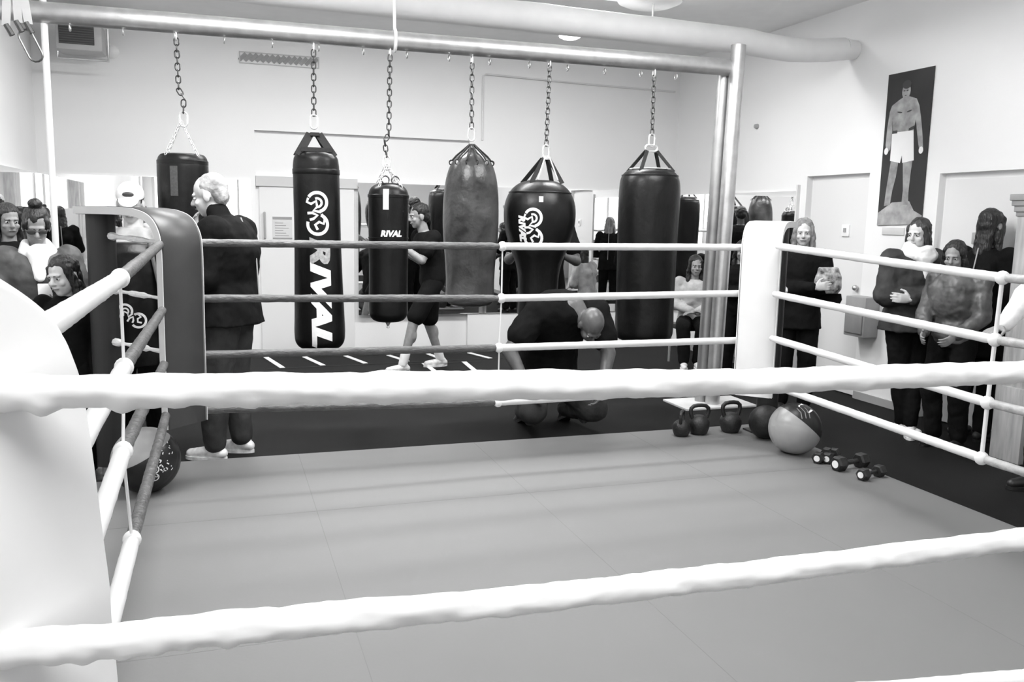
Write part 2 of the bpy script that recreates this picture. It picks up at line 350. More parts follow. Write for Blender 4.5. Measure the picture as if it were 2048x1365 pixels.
for i, (x, y) in enumerate([(.2, 7.55), (1.8, 7.4), (3.3, 7.25)]):  # flush fixtures added out of sight to brighten the back wall
    t = thing('fill_light', 'long flush fill light added out of view behind the duct, ' + ['leftmost of three', 'middle one of three', 'rightmost of three'][i], 'light', (x, y, H-.05), 'added flush fill lights behind the duct')
    bm = NB(); bx(bm, (x-.62, y-.17, H-.04), (x+.62, y+.17, H-.001), bev=.006); obj('housing', bm, PLAST_W, t)
    bm = NB(); bx(bm, (x-.58, y-.14, H-.05), (x+.58, y+.14, H-.0405)); obj('diffuser', bm, fill_glow_m, t, False)
    la = bpy.data.lights.new('fill_down', 'AREA'); la.shape = 'RECTANGLE'; la.size = 1.15; la.size_y = .28; la.energy = 62
    lo = bpy.data.objects.new('fill_down', la); C.objects.link(lo); lo.location = (x, y, H-.06)
p = onz(1140, 66, H)
t = thing('downlight', 'bright round ceiling downlight just above the beam', 'light', (p.x, p.y, H-.03))
bm = NB(); lathe(bm, [(.001, H-.03), (.12, H-.03), (.15, H-.02), (.15, H), (.001, H)], 30, Matrix.Translation((p.x, p.y, 0))); obj('rim', bm, PLAST_W, t)
bm = NB(); lathe(bm, [(.001, H-.075), (.07, H-.066), (.115, H-.045), (.118, H-.0305), (.001, H-.0305)], 30, Matrix.Translation((p.x, p.y, 0))); obj('lens', bm, emit('lamp_lens', 1, 6), t)

# ------------------------------------------------------------------ bag rack
t = thing('bag_rack', 'galvanised pipe rack carrying the six hanging punching bags', 'rack', (1.5, 6.5, 0))
bm = NB(); tube(bm, [(-1.32, 6.5, 2.855), (4.13, 6.5, 2.885)], .068, 24); obj('beam', bm, STEEL, t)
bm = NB(); tube(bm, [(4.06, 6.45, .02), (4.125, 6.45, 3.06)], .062, 24); obj('post', bm, STEEL, t)
bm = NB(); tube(bm, [(4.015, 6.57, .02), (4.072, 6.57, 2.83)], .052, 20); obj('brace_post', bm, mat('dull_steel', .40, .42, metal=.8, var=.15), t)
bm = NB(); bx(bm, (3.72, 6.3, 0), (4.42, 6.72, .02), bev=.004); obj('base_plate', bm, mat('plate_steel', .62, .5, var=.1), t)
bm = NB(); tube(bm, [(-1.067, 6.58, 0), (-1.05, 6.5, 3.15)], .021, 14); ball(bm, (-1.062, 6.54, 1.27), (.035, .035, .05)); obj('slim_post', bm, STEEL_W, t)
bm = NB(); ww = ony(793, 62, 6.43)
for dz in (0,): tube(bm, [(ww.x+.005*math.cos(a*PI/9), 6.5+.078*math.cos(a*PI/9), 2.872+.078*math.sin(a*PI/9)) for a in range(18)], .012, 8, closed=True); tube(bm, [(ww.x, 6.5, 2.94), (ww.x, 6.55, H)], .012, 8)
obj('clamp', bm, STEEL_W, t)
HX = [-.9+.32*k for k in range(15)]
for x in HX:
    bm = NB(); tube(bm, [(x, 6.5+.022*math.cos(a), 2.775+.022*math.sin(a)) for a in [k*PI/6 for k in range(12)]], .005, 6, closed=True); obj('eye_bolt', bm, STEEL, t)

def link_pts(c, up, side, L, W, n=6):
    pts = []
    for k in range(n+1):
        a = PI*k/n; pts.append(c+up*(L/2-W/2+math.sin(a)*W/2)+side*math.cos(a)*W/2)
    for k in range(n+1):
        a = PI+PI*k/n; pts.append(c-up*(L/2-W/2)+up*math.sin(a)*W/2+side*math.cos(a)*W/2)
    return pts
def chain_bm(bm, pts, L=.052, W=.03, r=.0048):
    # links follow a polyline
    segs = [(V(pts[i]), V(pts[i+1])) for i in range(len(pts)-1)]; total = sum((b-a).length for a, b in segs)
    n = max(2, int(total/(L*.78))); k = 0
    for i in range(n):
        d = (i+.5)/n*total
        for a, b in segs:
            l = (b-a).length
            if d <= l: break
            d -= l
        u = (b-a).normalized(); c = a+u*min(d, l); s, w = frame(u)
        tube(bm, link_pts(c, u, s if i % 2 else w, L, W), r, 5, closed=True)
def hang_chain(pts, label, bright_last=True):
    o = thing('hanging_chain', label, 'chain', pts[0], 'chains of the punching bags')
    bm = NB(); chain_bm(bm, pts); obj('links', bm, CHAIN, o)
    bm = NB(); e = V(pts[-1]); tube(bm, link_pts(e+V((0, 0, -.045)), V((0, 0, 1)), V((1, 0, 0)), .10, .05), .007, 6, closed=True); obj('carabiner', bm, CHROME, o); bm = NB()
    s = V(pts[0]); tube(bm, link_pts(s+V((0, 0, .02)), V((0, 0, 1)), V((0, 1, 0)), .07, .04), .006, 6, closed=True); obj('hook', bm, CHROME, o)
    return o
def smoothprof(ctrl, n=60):
    # catmull through control points (r,z)
    out = []
    P = [ctrl[0]]+list(ctrl)+[ctrl[-1]]; m = len(ctrl)-1; per = max(2, n//m)
    for i in range(m):
        p0, p1, p2, p3 = [V((q[0], q[1])) for q in P[i:i+4]]
        for k in range(per):
            s = k/per
            q = .5*((2*p1)+(-p0+p2)*s+(2*p0-5*p1+4*p2-p3)*s*s+(-p0+3*p1-3*p2+p3)*s**3)
            out.append((max(q.x, .001), q.y))
    out.append(ctrl[-1]); return out
def prof_r(prof, z):
    best = None
    for (r1, z1), (r2, z2) in zip(prof, prof[1:]):
        if min(z1, z2) <= z <= max(z1, z2) and abs(z1-z2) > 1e-6:
            best = max(best or 0, r1+(r2-r1)*(z-z1)/(z2-z1))
    return best or .1
def wrinkle(seed, amp, freq=3.0, vert=1.0):
    def f(a, z):
        return 1+amp*noise.noise(V((math.cos(a)*freq, math.sin(a)*freq, z*freq*vert+seed)))
    return f
def wrap(bm, fr, prof, M, ang0, z0, off=.003):
    """bend flat geometry (x along the girth, y up, z off the surface) onto a bag; ang0 is the facing angle"""
    # fine grid so the bend is followed
    lo = min(v.co.x for v in bm.verts); hi = max(v.co.x for v in bm.verts)
    x = lo+.012
    while x < hi:
        g = bm.verts[:]+bm.edges[:]+bm.faces[:]
        bmesh.ops.bisect_plane(bm, geom=g, plane_co=(x, 0, 0), plane_no=(1, 0, 0)); x += .012
    lo = min(v.co.y for v in bm.verts); hi = max(v.co.y for v in bm.verts); y = lo+.03
    while y < hi:
        g = bm.verts[:]+bm.edges[:]+bm.faces[:]
        bmesh.ops.bisect_plane(bm, geom=g, plane_co=(0, y, 0), plane_no=(0, 1, 0)); y += .03
    for v in bm.verts:
        z = z0+v.co.y; r = prof_r(prof, z); a = ang0+v.co.x/r
        rr = r*(fr(a, z) if fr else 1)+off+v.co.z
        v.co = M @ V((rr*math.cos(a), rr*math.sin(a), z))
def text_bm(s, size, shear=0, bold=.006):
    cu = bpy.data.curves.new('lettering', 'FONT'); cu.body = s; cu.size = size; cu.offset = bold; cu.shear = shear; cu.align_x = 'LEFT'; cu.resolution_u = 3
    o = bpy.data.objects.new('lettering', cu); C.objects.link(o); bpy.context.view_layer.update()
    dg = bpy.context.evaluated_depsgraph_get(); me = bpy.data.meshes.new_from_object(o.evaluated_get(dg))
    bpy.data.objects.remove(o); bpy.data.curves.remove(cu)
    bm = NB(); bm.from_mesh(me); bpy.data.meshes.remove(me); return bm
def stroke(bm, pts, w):
    """flat ribbon of width w along 2-D points"""
    n = len(pts); L_, R_ = [], []
    for i, p in enumerate(pts):
        a = V(pts[max(i-1, 0)]); b = V(pts[min(i+1, n-1)]); t = (b-a).normalized(); nn = V((-t.y, t.x)); ww = (w(i/(n-1)) if callable(w) else w)/2
        L_.append(bm.verts.new((p[0]+nn.x*ww, p[1]+nn.y*ww, 0))); R_.append(bm.verts.new((p[0]-nn.x*ww, p[1]-nn.y*ww, 0)))
    for i in range(n-1): bm.faces.new((L_[i], L_[i+1], R_[i+1], R_[i]))
def arc(cx, cy, r, a0, a1, n=16, ry=None): return [(cx+r*math.cos(a0+(a1-a0)*k/n), cy+(ry or r)*math.sin(a0+(a1-a0)*k/n)) for k in range(n+1)]
def swirl(bm, s=1.0, cx=0, cy=0):
    """two stacked looping ribbons"""
    def T(p): return [(cx+x*s, cy+y*s) for x, y in p]
    w = .016*s
    stroke(bm, T(arc(0, .055, .048, 2.6, -1.3, 20)), w); stroke(bm, T([(-.044, .075), (-.052, .055), (-.03, .045), (-.005, .06), (.0, .03), (-.02, .012), (.018, .004)]), w*.8)
    stroke(bm, T(arc(.0, .052, .022, 2.0, -1.8, 12)), w*.7)
    stroke(bm, T(arc(0, -.058, .05, 1.2, -3.4, 22)), w); stroke(bm, T([(.02, -.006), (.036, -.03), (.03, -.055), (.008, -.045), (-.012, -.06), (.0, -.085)]), w*.8)
    stroke(bm, T([(-.05, -.002), (-.025, .0), (.0, -.012), (-.02, -.03), (-.038, -.035)]), w*.8)
def facing(c): return math.atan2(-c[1], -c[0])   # towards the camera
def webbing(bm, a, b, w, t=.004, side=None):
    a, b = V(a), V(b); u = (b-a); s = side if side is not None else V((1, 0, 0)); s = (s-u.normalized()*s.dot(u.normalized())).normalized(); n = u.normalized().cross(s)
    rings = []
    for p in (a, b): rings.append([p+s*w/2+n*t/2, p-s*w/2+n*t/2, p-s*w/2-n*t/2, p+s*w/2-n*t/2])
    loft(bm, rings)

BAGG = 'heavy bags hanging from the pipe rack'
def bag_common(cx, ctrl, m, label, seed, amp=.012, vert=1., tilt=(0, 0), cat='punching bag', nm='punching_bag', seams=()):
    prof = smoothprof(ctrl); M = Matrix.Translation((cx, 6.5, 0))
    if tilt[0]: 
        S = Matrix.Identity(4); S[0][2] = -tilt[0]; S[0][3] = tilt[0]*tilt[1]; M = M @ S
    z0 = max(z for r, z in ctrl)
    o = thing(nm, label, cat, (cx, 6.5, z0), BAGG)
    f = wrinkle(seed, amp, 3.0, vert)
    bm = NB(); lathe(bm, prof, 56, M, f); obj('body', bm, m, o)
    for z, h in seams:
        bm = NB(); rz = prof_r(prof, z); rr = [(rz*1.006, z-h), (rz*1.022, z-h*.8), (rz*1.022, z+h*.8), (rz*1.006, z+h)]
        rings = [[M @ V((r*f(a, zz)*math.cos(a), r*f(a, zz)*math.sin(a), zz)) for a in [2*PI*k/48 for k in range(48)]] for r, zz in rr]
        loft(bm, rings, cap=False); obj('band', bm, m, o)
    return o, prof, M, f
# 1 leftmost, cylinder on four thin chains
o, prof, M, f = bag_common(-.235, [(.001, 1.995), (.12, 1.99), (.155, 1.97), (.166, 1.93), (.170, 1.85), (.168, 1.4), (.170, .9), (.155, .80), (.10, .77), (.001, .765)], VINYL_K, 'short black cylinder bag, leftmost on the rack, behind the white haired man', 1, seams=((1.93, .015),))
ap = V((-.237, 6.5, 2.215))
bm = NB()
for k in range(4):
    a = PI/4+k*PI/2; chain_bm(bm, [ap, V((-.235+.15*math.cos(a), 6.5+.15*math.sin(a), 1.975))], .03, .016, .0028)
obj('suspension_chains', bm, CHROME, o)
bm = NB(); g = bmesh.ops.create_grid(bm, x_segments=6, y_segments=8, size=.5); [setattr(v, 'co', V((v.co.x*.05, v.co.y*.2, 0))) for v in bm.verts]
wrap(bm, f, prof, M, facing((-.235, 6.5))-.35, 1.80, .003); obj('label_patch', bm, LABEL_G, o)
hang_chain([V((-.25, 6.5, 2.76)), V((-.245, 6.5, 2.42)), V((-.215, 6.5, 2.37)), V((-.22, 6.5, 2.27))], 'kinked steel chain above the leftmost bag')
# 2 long bag with lettering
o, prof, M, f = bag_common(.672, [(.001, 2.045), (.11, 2.04), (.150, 2.01), (.163, 1.96), (.166, 1.86), (.168, 1.4), (.180, .9), (.186, .72), (.172, .64), (.12, .60), (.001, .585)], VINYL_K, 'long black bag with white vertical lettering and looped logo', 2, seams=((1.90, .02),), tilt=(.012, 2.0))
bm = NB(); apx = V((.662, 6.5, 2.17))
for sx in (-1, 1):
    for sy in (-.08, .08):
        webbing(bm, apx+V((sx*.03, sy*.25, 0)), V((.668+sx*.125, 6.5+sy, 2.01)), .055, .006)
bx(bm, (.632, 6.45, 2.155), (.695, 6.55, 2.178)); webbing(bm, (.56, 6.42, 2.055), (.78, 6.42, 2.055), .03, .005, V((0, 0, 1)))
obj('hanging_strap', bm, WEB_K, o)
a0 = facing((.67, 6.5))+.10
bm = NB(); swirl(bm, 1.40); wrap(bm, f, prof, M, a0-.09, 1.605, .004); obj('logo_print', bm, PRINT, o)
bm = text_bm('RIVAL', .185, shear=.25, bold=.010)
for v in bm.verts: x, y = v.co.x, v.co.y; v.co = V((y-.065, -x*1.62, 0))
lx = [v.co.y for v in bm.verts]; ly0, ly1 = min(lx), max(lx)
bmf = NB(); bmf.from_mesh((lambda me: (bm.to_mesh(me), me)[1])(bpy.data.meshes.new('tmp')))
cut = -.20
bmesh.ops.delete(bm, geom=[fc for fc in bm.faces if fc.calc_center_median().y > cut], context='FACES')
bmesh.ops.delete(bmf, geom=[fc for fc in bmf.faces if fc.calc_center_median().y <= cut], context='FACES')
wrap(bm, f, prof, M, a0+.0, 1.435, .004); obj('lettering', bm, PRINT, o)
if len(bmf.faces): wrap(bmf, f, prof, M, a0+.0, 1.435, .004); obj('lettering', bmf, PRINT_G, o)['label'] = 'worn grey first letter'
hang_chain([V((.664, 6.5, 2.755)), V((.661, 6.5, 2.30))], 'straight steel chain above the lettered long bag')
# 3 small bag
o, prof, M, f = bag_common(1.203, [(.001, 1.84), (.07, 1.835), (.125, 1.805), (.148, 1.76), (.152, 1.7), (.148, 1.4), (.146, 1.1), (.148, .90), (.14, .84), (.10, .80), (.001, .785)], VINYL_K, 'small black bag with white tag, third from the left on the rack', 3, seams=((1.74, .012), (1.43, .006)))
bm = NB(); g = bmesh.ops.create_grid(bm, x_segments=3, y_segments=6, size=.5); [setattr(v, 'co', V((v.co.x*.04, v.co.y*.15, 0))) for v in bm.verts]
wrap(bm, f, prof, M, facing((1.2, 6.5))-.12, 1.715, .006); obj('white_tag', bm, PRINT, o)
bm = text_bm('RIVAL', .06, shear=.2, bold=.003)
for v in bm.verts: v.co = V((v.co.x-.08, v.co.y, 0))
wrap(bm, f, prof, M, facing((1.2, 6.5))+.15, 1.445, .004); obj('lettering', bm, PRINT, o)
bm = NB()
for k in range(4):
    a = PI/4+k*PI/2; chain_bm(bm, [V((1.19, 6.5, 1.98)), V((1.203+.12*math.cos(a), 6.5+.12*math.sin(a), 1.805))], .03, .016, .003)
obj('suspension_chains', bm, CHROME, o)
bm = NB()
for a in (-.5, 2.2): tube(bm, [(1.2+.05*math.cos(a)+.028*math.cos(k*PI/6), 6.45, 1.86+.028*math.sin(k*PI/6)) for k in range(12)], .006, 6, closed=True)
obj('ring', bm, CHAIN, o)
bm = NB(); lathe(bm, [(.001, .74), (.012, .745), (.008, .76), (.02, .785), (.001, .79)], 14, Matrix.Translation((1.2, 6.5, 0))); obj('bottom_ring', bm, CHROME, o)
hang_chain([V((1.214, 6.5, 2.765)), V((1.205, 6.5, 2.20)), V((1.175, 6.5, 2.14)), V((1.19, 6.5, 2.03))], 'long steel chain above the small tagged bag')
# 4 grey leather bell bag
o, prof, M, f = bag_common(1.848, [(.001, 2.13), (.03, 2.125), (.07, 2.09), (.14, 2.03), (.18, 1.95), (.205, 1.83), (.216, 1.65), (.213, 1.45), (.195, 1.25), (.187, 1.08), (.188, .98), (.165, .925), (.09, .905), (.001, .90)], LEATHER, 'wide dark grey worn leather bag with drawn-in top, middle of the rack', 4, amp=.035, vert=.4)
bm = NB()
for k in range(12):
    a = k*PI/6; tube(bm, [V((1.848+r*math.cos(a), 6.5+r*math.sin(a), z)) for r, z in ((.02, 2.15), (.06, 2.115), (.125, 2.06), (.155, 2.025))], .006, 6)
    tube(bm, [V((1.848+(.16+.018*math.cos(q))*math.cos(a), 6.5+(.16+.018*math.cos(q))*math.sin(a), 2.01+.018*math.sin(q))) for q in [j*PI/5 for j in range(10)]], .004, 5, closed=True)
obj('lacing', bm, WEB_K, o)
hang_chain([V((1.84, 6.5, 2.755)), V((1.843, 6.5, 2.27))], 'steel chain above the grey leather bag')
# 5 teardrop
o, prof, M, f = bag_common(2.417, [(.001, 1.90), (.10, 1.895), (.18, 1.865), (.245, 1.80), (.282, 1.70), (.284, 1.58), (.262, 1.46), (.225, 1.35), (.185, 1.24), (.165, 1.12), (.16, .95), (.16, .84), (.12, .79), (.001, .775)], VINYL_K, 'broad shouldered tapering black bag with white looped logo', 5, seams=((1.80, .006),))
bm = NB()
for sx in (-1, 1):
    for sy in (-.11, .11): webbing(bm, (2.455+sx*.02, 6.5+sy*.15, 2.07), (2.43+sx*.13, 6.5+sy, 1.875), .035, .005)
obj('hanging_strap', bm, WEB_K, o)
bm = NB()
for sx in (-1, 1): tube(bm, [(2.455+sx*.018, 6.46, 2.08), (2.44+sx*.085, 6.40, 1.90)], .006, 6)
bx(bm, (2.43, 6.47, 2.06), (2.48, 6.53, 2.09)); obj('strap_hook', bm, CHROME, o)
a0 = facing((2.41, 6.5))
bm = NB(); swirl(bm, 1.35); wrap(bm, f, prof, M, a0-.18, 1.53, .004); obj('logo_print', bm, PRINT, o)
bm = text_bm('RIVAL', .075, shear=.2, bold=.005)
for v in bm.verts: x, y = v.co.x, v.co.y; v.co = V((y-.03, -x, 0))
wrap(bm, f, prof, M, a0-.48, 1.62, .004); obj('lettering', bm, PRINT, o)
bm = NB(); bx(bm, (-.016, -.022, 0), (.016, .022, .002)); wrap(bm, f, prof, M, a0+.03, 1.745, .003); obj('white_tag', bm, PRINT, o)
hang_chain([V((2.468, 6.5, 2.78)), V((2.457, 6.5, 2.17))], 'steel chain above the tapering bag')
# 6 big bag at right
o, prof, M, f = bag_common(3.383, [(.001, 2.025), (.13, 2.02), (.19, 2.005), (.232, 1.96), (.25, 1.88), (.253, 1.7), (.245, 1.3), (.243, .9), (.245, .72), (.232, .63), (.17, .59), (.001, .58)], VINYL_K, 'thick plain black heavy bag beside the round steel post', 6, seams=((1.965, .008),), amp=.02)
bm = NB()
for sx in (-1, 1):
    for sy in (-.12, .12): webbing(bm, (3.385+sx*.045, 6.5+sy*.1, 2.17), (3.385+sx*.15, 6.5+sy, 2.0), .03, .006)
obj('hanging_strap', bm, WEB_K, o)
bm = NB(); tube(bm, link_pts(V((3.384, 6.5, 2.19)), V((1, 0, 0)), V((0, 0, 1)), .11, .05), .008, 8, closed=True); obj('strap_ring', bm, CHROME, o)
bm = NB()
lathe(bm, [(.10, 2.022), (.16, 2.028), (.17, 2.018)], 40, Matrix.Translation((3.383, 6.5, 0)), lambda a, z: 1+.05*math.sin(a*14)); obj('top_lacing', bm, mat('lace_grey', .3, .7), o)
hang_chain([V((3.379, 6.5, 2.77)), V((3.384, 6.5, 2.30))], 'steel chain above the thick plain bag beside the post')

# straps with carabiner hanging at top left
for i, (px, w, tip) in enumerate([(12, 14, 52), (32, 12, 45), (52, 12, 48)]):
    o = thing('hanging_strap', ['pale looped strap hanging from the ceiling, leftmost of three', 'pale looped strap hanging from the ceiling, middle of three', 'pale looped strap hanging from the ceiling, nearest the rack'][i], 'strap', ony(px, tip, 5.9), 'straps hanging at top left')
    a = ony(px, tip, 5.9); b = V((a.x-.02, 5.9, H-.001)); bm = NB()
    rings = []
    for k in range(9):
        p = a.lerp(b, k/8)+V((.015*math.sin(k*.9+i), 0, 0)); rings.append([p+V((.022, -.004, 0)), p+V((.022, .004, 0)), p+V((-.022, .004, 0)), p+V((-.022, -.004, 0))])
    loft(bm, rings); obj('webbing', bm, mat('pale_webbing', .45, .7, var=.15), o)
    bm = NB(); e = a+V((.03, 0, -.05)); tube(bm, [a+V((0, 0, .01)), e], .016, 8); obj('clip', bm, PLAST_D, o)
    if i == 1:
        bm = NB(); c = e+V((.04, 0, -.075)); u = V((.4, 0, -.9)).normalized(); tube(bm, link_pts(c, u, V((.9, 0, .4)).normalized(), .19, .075), .006, 6, closed=True); obj('carabiner', bm, CHAIN, o)

# ------------------------------------------------------------------ ring
bm = NB(); bx(bm, (-.75, .1, .0005), (3.97, 5.66, .03), bev=.006)
mt = obj('ring_mat', bm, MATTOP); tag(mt, 'large flat grey ring mat covering the floor inside the ropes', 'mat')
bm = NB()
for x in (.45, 1.65, 2.85): bx(bm, (x-.0015, .12, .0300), (x+.0015, 5.64, .0304))
for y in (1.6, 3.1, 4.5): bx(bm, (-.73, y-.0015, .0300), (3.95, y+.0015, .0304))
obj('mat_seams', bm, mat('seam_grey', .165, .7), mt, False)
MT = .03

def corner(face, inward, prof, w, pad_m, side_m, post_m, names, zs, post_h=1.60, skirted=False):
    """face: plan point of the pad face centre; inward: unit vector into the ring"""
    n = V((inward[0], inward[1], 0)).normalized(); s = V((-n.y, n.x, 0)); c = V((face[0], face[1], 0))
    plab, tlab = names
    o = thing('corner_pad', tlab, 'corner pad', c+V((0, 0, prof[-1][1])), 'ring corner pads')
    P = [V((u, z)) for u, z in prof]
    # resample smoothly
    sm = []
    Q = [P[0]]+P+[P[-1]]
    for i in range(len(P)-1):
        p0, p1, p2, p3 = Q[i:i+4]
        for k in range(6):
            t = k/6; sm.append(.5*((2*p1)+(-p0+p2)*t+(2*p0-5*p1+4*p2-p3)*t*t+(-p0+3*p1-3*p2+p3)*t**3))
    sm.append(P[-1])
    th = .045
    def ringat(i, hw, grow):
        a = sm[max(i-1, 0)]; b = sm[min(i+1, len(sm)-1)]; t = (b-a).normalized(); nn = V((-t.y, t.x))   # outward (up / into ring)
        if nn.y < 0 and abs(nn.x) < .3: nn = -nn
        q = sm[i]; out = q+nn*grow; inn = q-nn*(th+grow)
        def W(pt, e): return c+n*pt.x+V((0, 0, pt.y))+s*e
        e = .012
        return [W(out-nn*e, -hw), W(out, -hw+e), W(out, hw-e), W(out-nn*e, hw), W(inn+nn*e, hw), W(inn, hw-e), W(inn, -hw+e), W(inn+nn*e, -hw)]
    bm = NB(); loft(bm, [ringat(i, w/2, 0) for i in range(len(sm))]); obj('cover', bm, pad_m, o, flat_angle=1.0)
    for sg in (-1, 1):
        bm = NB(); rr = []
        for i in range(len(sm)):
            a = sm[max(i-1, 0)]; b = sm[min(i+1, len(sm)-1)]; t = (b-a).normalized(); nn = V((-t.y, t.x)); q = sm[i]
            def W(pt, e): return c+n*pt.x+V((0, 0, pt.y))+s*e
            x0, x1 = sg*(w/2+.001), sg*(w/2+.006)
            rr.append([W(q-nn*.002, x0), W(q-nn*.002, x1), W(q-nn*(th-.002), x1), W(q-nn*(th-.002), x0)])
        loft(bm, rr); obj('side_panel', bm, side_m, o)
    if skirted:   # this corner cover hangs down on both sides
        for sg in (-1, 1):
            def W3(u, z, e): return c+n*u+V((0, 0, z))+s*e
            top_ = [q for q in sm if q.y > .5]; bm = NB(); rr = []
            for q in top_:
                uu = min(q.x, -.012); rr.append([W3(uu, q.y-.012, sg*(w/2+.007)), W3(uu, q.y-.012, sg*(w/2+.012)), W3(-.66, min(q.y-.012, 1.588), sg*(w/2+.012)), W3(-.66, min(q.y-.012, 1.588), sg*(w/2+.007))])
            rr = [r for i, r in enumerate(rr) if i > 0]
            loft(bm, rr); obj('side_skirt', bm, pad_m, o, flat_angle=1.0)
    # post with turnbuckles
    pc = c-n*.64
    po = thing('corner_post', plab, 'corner post', pc, 'ring corner posts')
    bm = NB(); lathe(bm, [(.001, MT if pc.x > -.75 else 0), (.052, MT), (.052, post_h), (.001, post_h)], 28, Matrix.Translation(pc)); obj('tube', bm, STEEL, po)
    bm = NB(); lathe(bm, [(.0525, .10), (.078, .10), (.078, post_h-.01), (.0525, post_h-.01)], 28, Matrix.Translation(pc)); obj('post_sleeve', bm, post_m, po)
    bm = NB(); bx(bm, (pc.x-.12, pc.y-.12, MT), (pc.x+.12, pc.y+.12, MT+.012)); obj('base_plate', bm, IRON, po, False)
    for z in zs:
        a = pc+n*.075+V((0, 0, z+.03)); b = c-n*.06+V((0, 0, z)); bm = NB()
        pts = [a.lerp(b, k/16) for k in range(17)]
        tube(bm, pts, lambda i: .009+.008*abs(noise.noise(V((i*.7, z*9, 0))))+(.012 if i in (0, 1, 15, 16) else 0)+(.007 if 5 <= i <= 8 else 0), 8); obj('turnbuckle', bm, mat('white_lashing', .84, .6, bump=.4, bscale=80), po)
    return c, n, s

PROF = [(-.68, 1.615), (-.30, 1.615), (-.16, 1.60), (-.075, 1.565), (-.022, 1.50), (0, 1.41), (.002, 1.2), (0, .9), (0, .42)]
PROFN = [(-.68, 1.60), (-.33, 1.60), (-.22, 1.565), (-.136, 1.518), (-.075, 1.468), (-.05, 1.42), (-.035, 1.35), (-.017, 1.15), (0, .94), (.01, .42)]
q2 = math.sqrt(.5)
LZ = [1.42, 1.11, .81, .50]
corner((-.195, 5.0), (q2, -q2), PROF, .275, PAD_D, PAD_S, mat('dark_post_sleeve', .022, .5), ('dark padded corner post behind the white haired man\'s corner', 'dark glossy corner pad curving over the back left of the ring'), LZ)
corner((3.425, 4.95), (-q2, -q2), PROF, .250, PAD_W, PAD_W, mat('black_post_sleeve', .015, .5), ('black sleeved corner post behind the white back right pad', 'white corner pad curving over the back right of the ring'), LZ)
corner((-.246, 1.352), (q2, q2), PROFN, .250, PAD_W, PAD_W, PAD_W, ('white padded corner post outside the near left corner', 'big near white corner pad filling the left edge'), [1.38, 1.08, .78, .5], skirted=True)
corner((3.36, 1.26), (-q2, q2), PROF, .275, PAD_G, PAD_S, PAD_G, ('grey padded corner post at the near right of the ring', 'grey corner pad at the near right of the ring'), [1.38, 1.08, .78, .5])

RN = ['top rope', 'second rope', 'third rope', 'lowest rope']
SEAM = 0.0
def rope_part(name, pts, r, m, parent, lump=.0, fine=0, seed=0, seg=14, flat=1.0):
    # resample
    P = [V(p) for p in pts]; out = []
    L_ = sum((P[i+1]-P[i]).length for i in range(len(P)-1)); step = .02 if not fine else fine
    for i in range(len(P)-1):
        n = max(1, int((P[i+1]-P[i]).length/step))
        for k in range(n): out.append(P[i].lerp(P[i+1], k/n))
    out.append(P[-1]); n = len(out)
    def rad(i):
        p = out[i]; d = (p-P[0]).length; tp_ = (1.04-.05*d) if fine else 1
        e = min(i, n-1-i); endf = 1.0 if e > 1 else .82
        def rr(a):
            v = noise.noise(V((d*16+seed, math.cos(a)*1.3, math.sin(a)*1.3)))+.5*noise.noise(V((d*45+seed, math.cos(a)*2, math.sin(a)*2)))
            # the sleeve bunches along its laced underside
            return r*tp_*endf*(1+lump*v)+(r*(.85*max(0, noise.noise(V((d*34+seed, 3.1, 0)))+.12)+.2*max(0, noise.noise(V((d*70, seed, 1)))))*max(.25, 1-d*1.3)*max(0, math.sin(a))**1.5 if fine else 0)
        return rr
    bm = NB(); tube(bm, out, rad, seg, sq=flat); return obj(name, bm, m, parent, flat_angle=1.2)
def rope(label, parts, group):
    o = thing('ring_rope', label, 'ring rope', parts[0][1][0], group)
    for nm, pts, r, m, lump, fine, seed in parts: rope_part(nm, pts, r, m, o, lump, fine, seed, 24 if fine else 14)
    return o
def sag(a, b, s, n=12): return [V(a).lerp(V(b), k/n)+V((0, 0, -s*4*(k/n)*(1-k/n))) for k in range(n+1)]
YBk = 5.13
bl = [ony(405, 486, YBk).z, ony(415, 597, YBk).z, ony(430, 709, YBk).z, ony(440, 818, YBk).z]
bmid = [ony(1005, 493, YBk).z, ony(1005, 597, YBk).z, ony(1000, 696, YBk).z, ony(1000, 805, YBk).z]
br = [ony(1490, 495, YBk).z, ony(1480, 587, YBk).z, ony(1475, 681, YBk).z, ony(1475, 775, YBk).z]
xm = ony(1005, 493, YBk).x
for i in range(4):
    s = 'back side of the ring, half dark and half white'
    rope('%s on the %s' % (RN[i], s), [
        ('dark_sleeve', [(-.21, YBk, bl[i]), (xm-.02, YBk, bmid[i])], .0225, SLV_D, .10, 0, i),
        ('white_sleeve', [(xm-.02, YBk, bmid[i]), (3.46, YBk, br[i])], .0235, WHITE_V, .05, 0, i+5)], 'ropes along the back of the ring')
XLs = -.305
lz = [onx(322, 488, XLs), onx(337, 600, XLs), onx(332, 720, XLs), onx(335, 820, XLs)]
lm = [(240, 557), (248, 735), (246, 903), (264, 1080)]
lf = [(90, 612), (172, 858), (203, 1090), (230, 1250)]
for i in range(4):
    zA = lz[i].z; pm_ = onx(*lm[i], XLs); pf = onx(*lf[i], XLs); y1 = 3.0
    zM = pm_.z; zF = zM+(pf.z-zM)/(pf.y-pm_.y)*(1.38-pm_.y) if abs(pf.y-pm_.y) > .2 else zM
    zF = [1.385, 1.08, .80, .50][i]
    rope('%s on the left side of the ring, white near and dark far' % RN[i], [
        ('dark_sleeve', [(XLs, 4.98, zA), (XLs, pm_.y, zM)], .0225, SLV_D, .10, 0, i+20),
        ('white_sleeve', [(XLs, pm_.y, zM), (XLs, 1.38, zF)], .0255, WHITE_V, .06, 0, i+25)], 'ropes along the left of the ring')
LMID = [onx(*lm[i], XLs) for i in range(4)]
XRr = 3.49
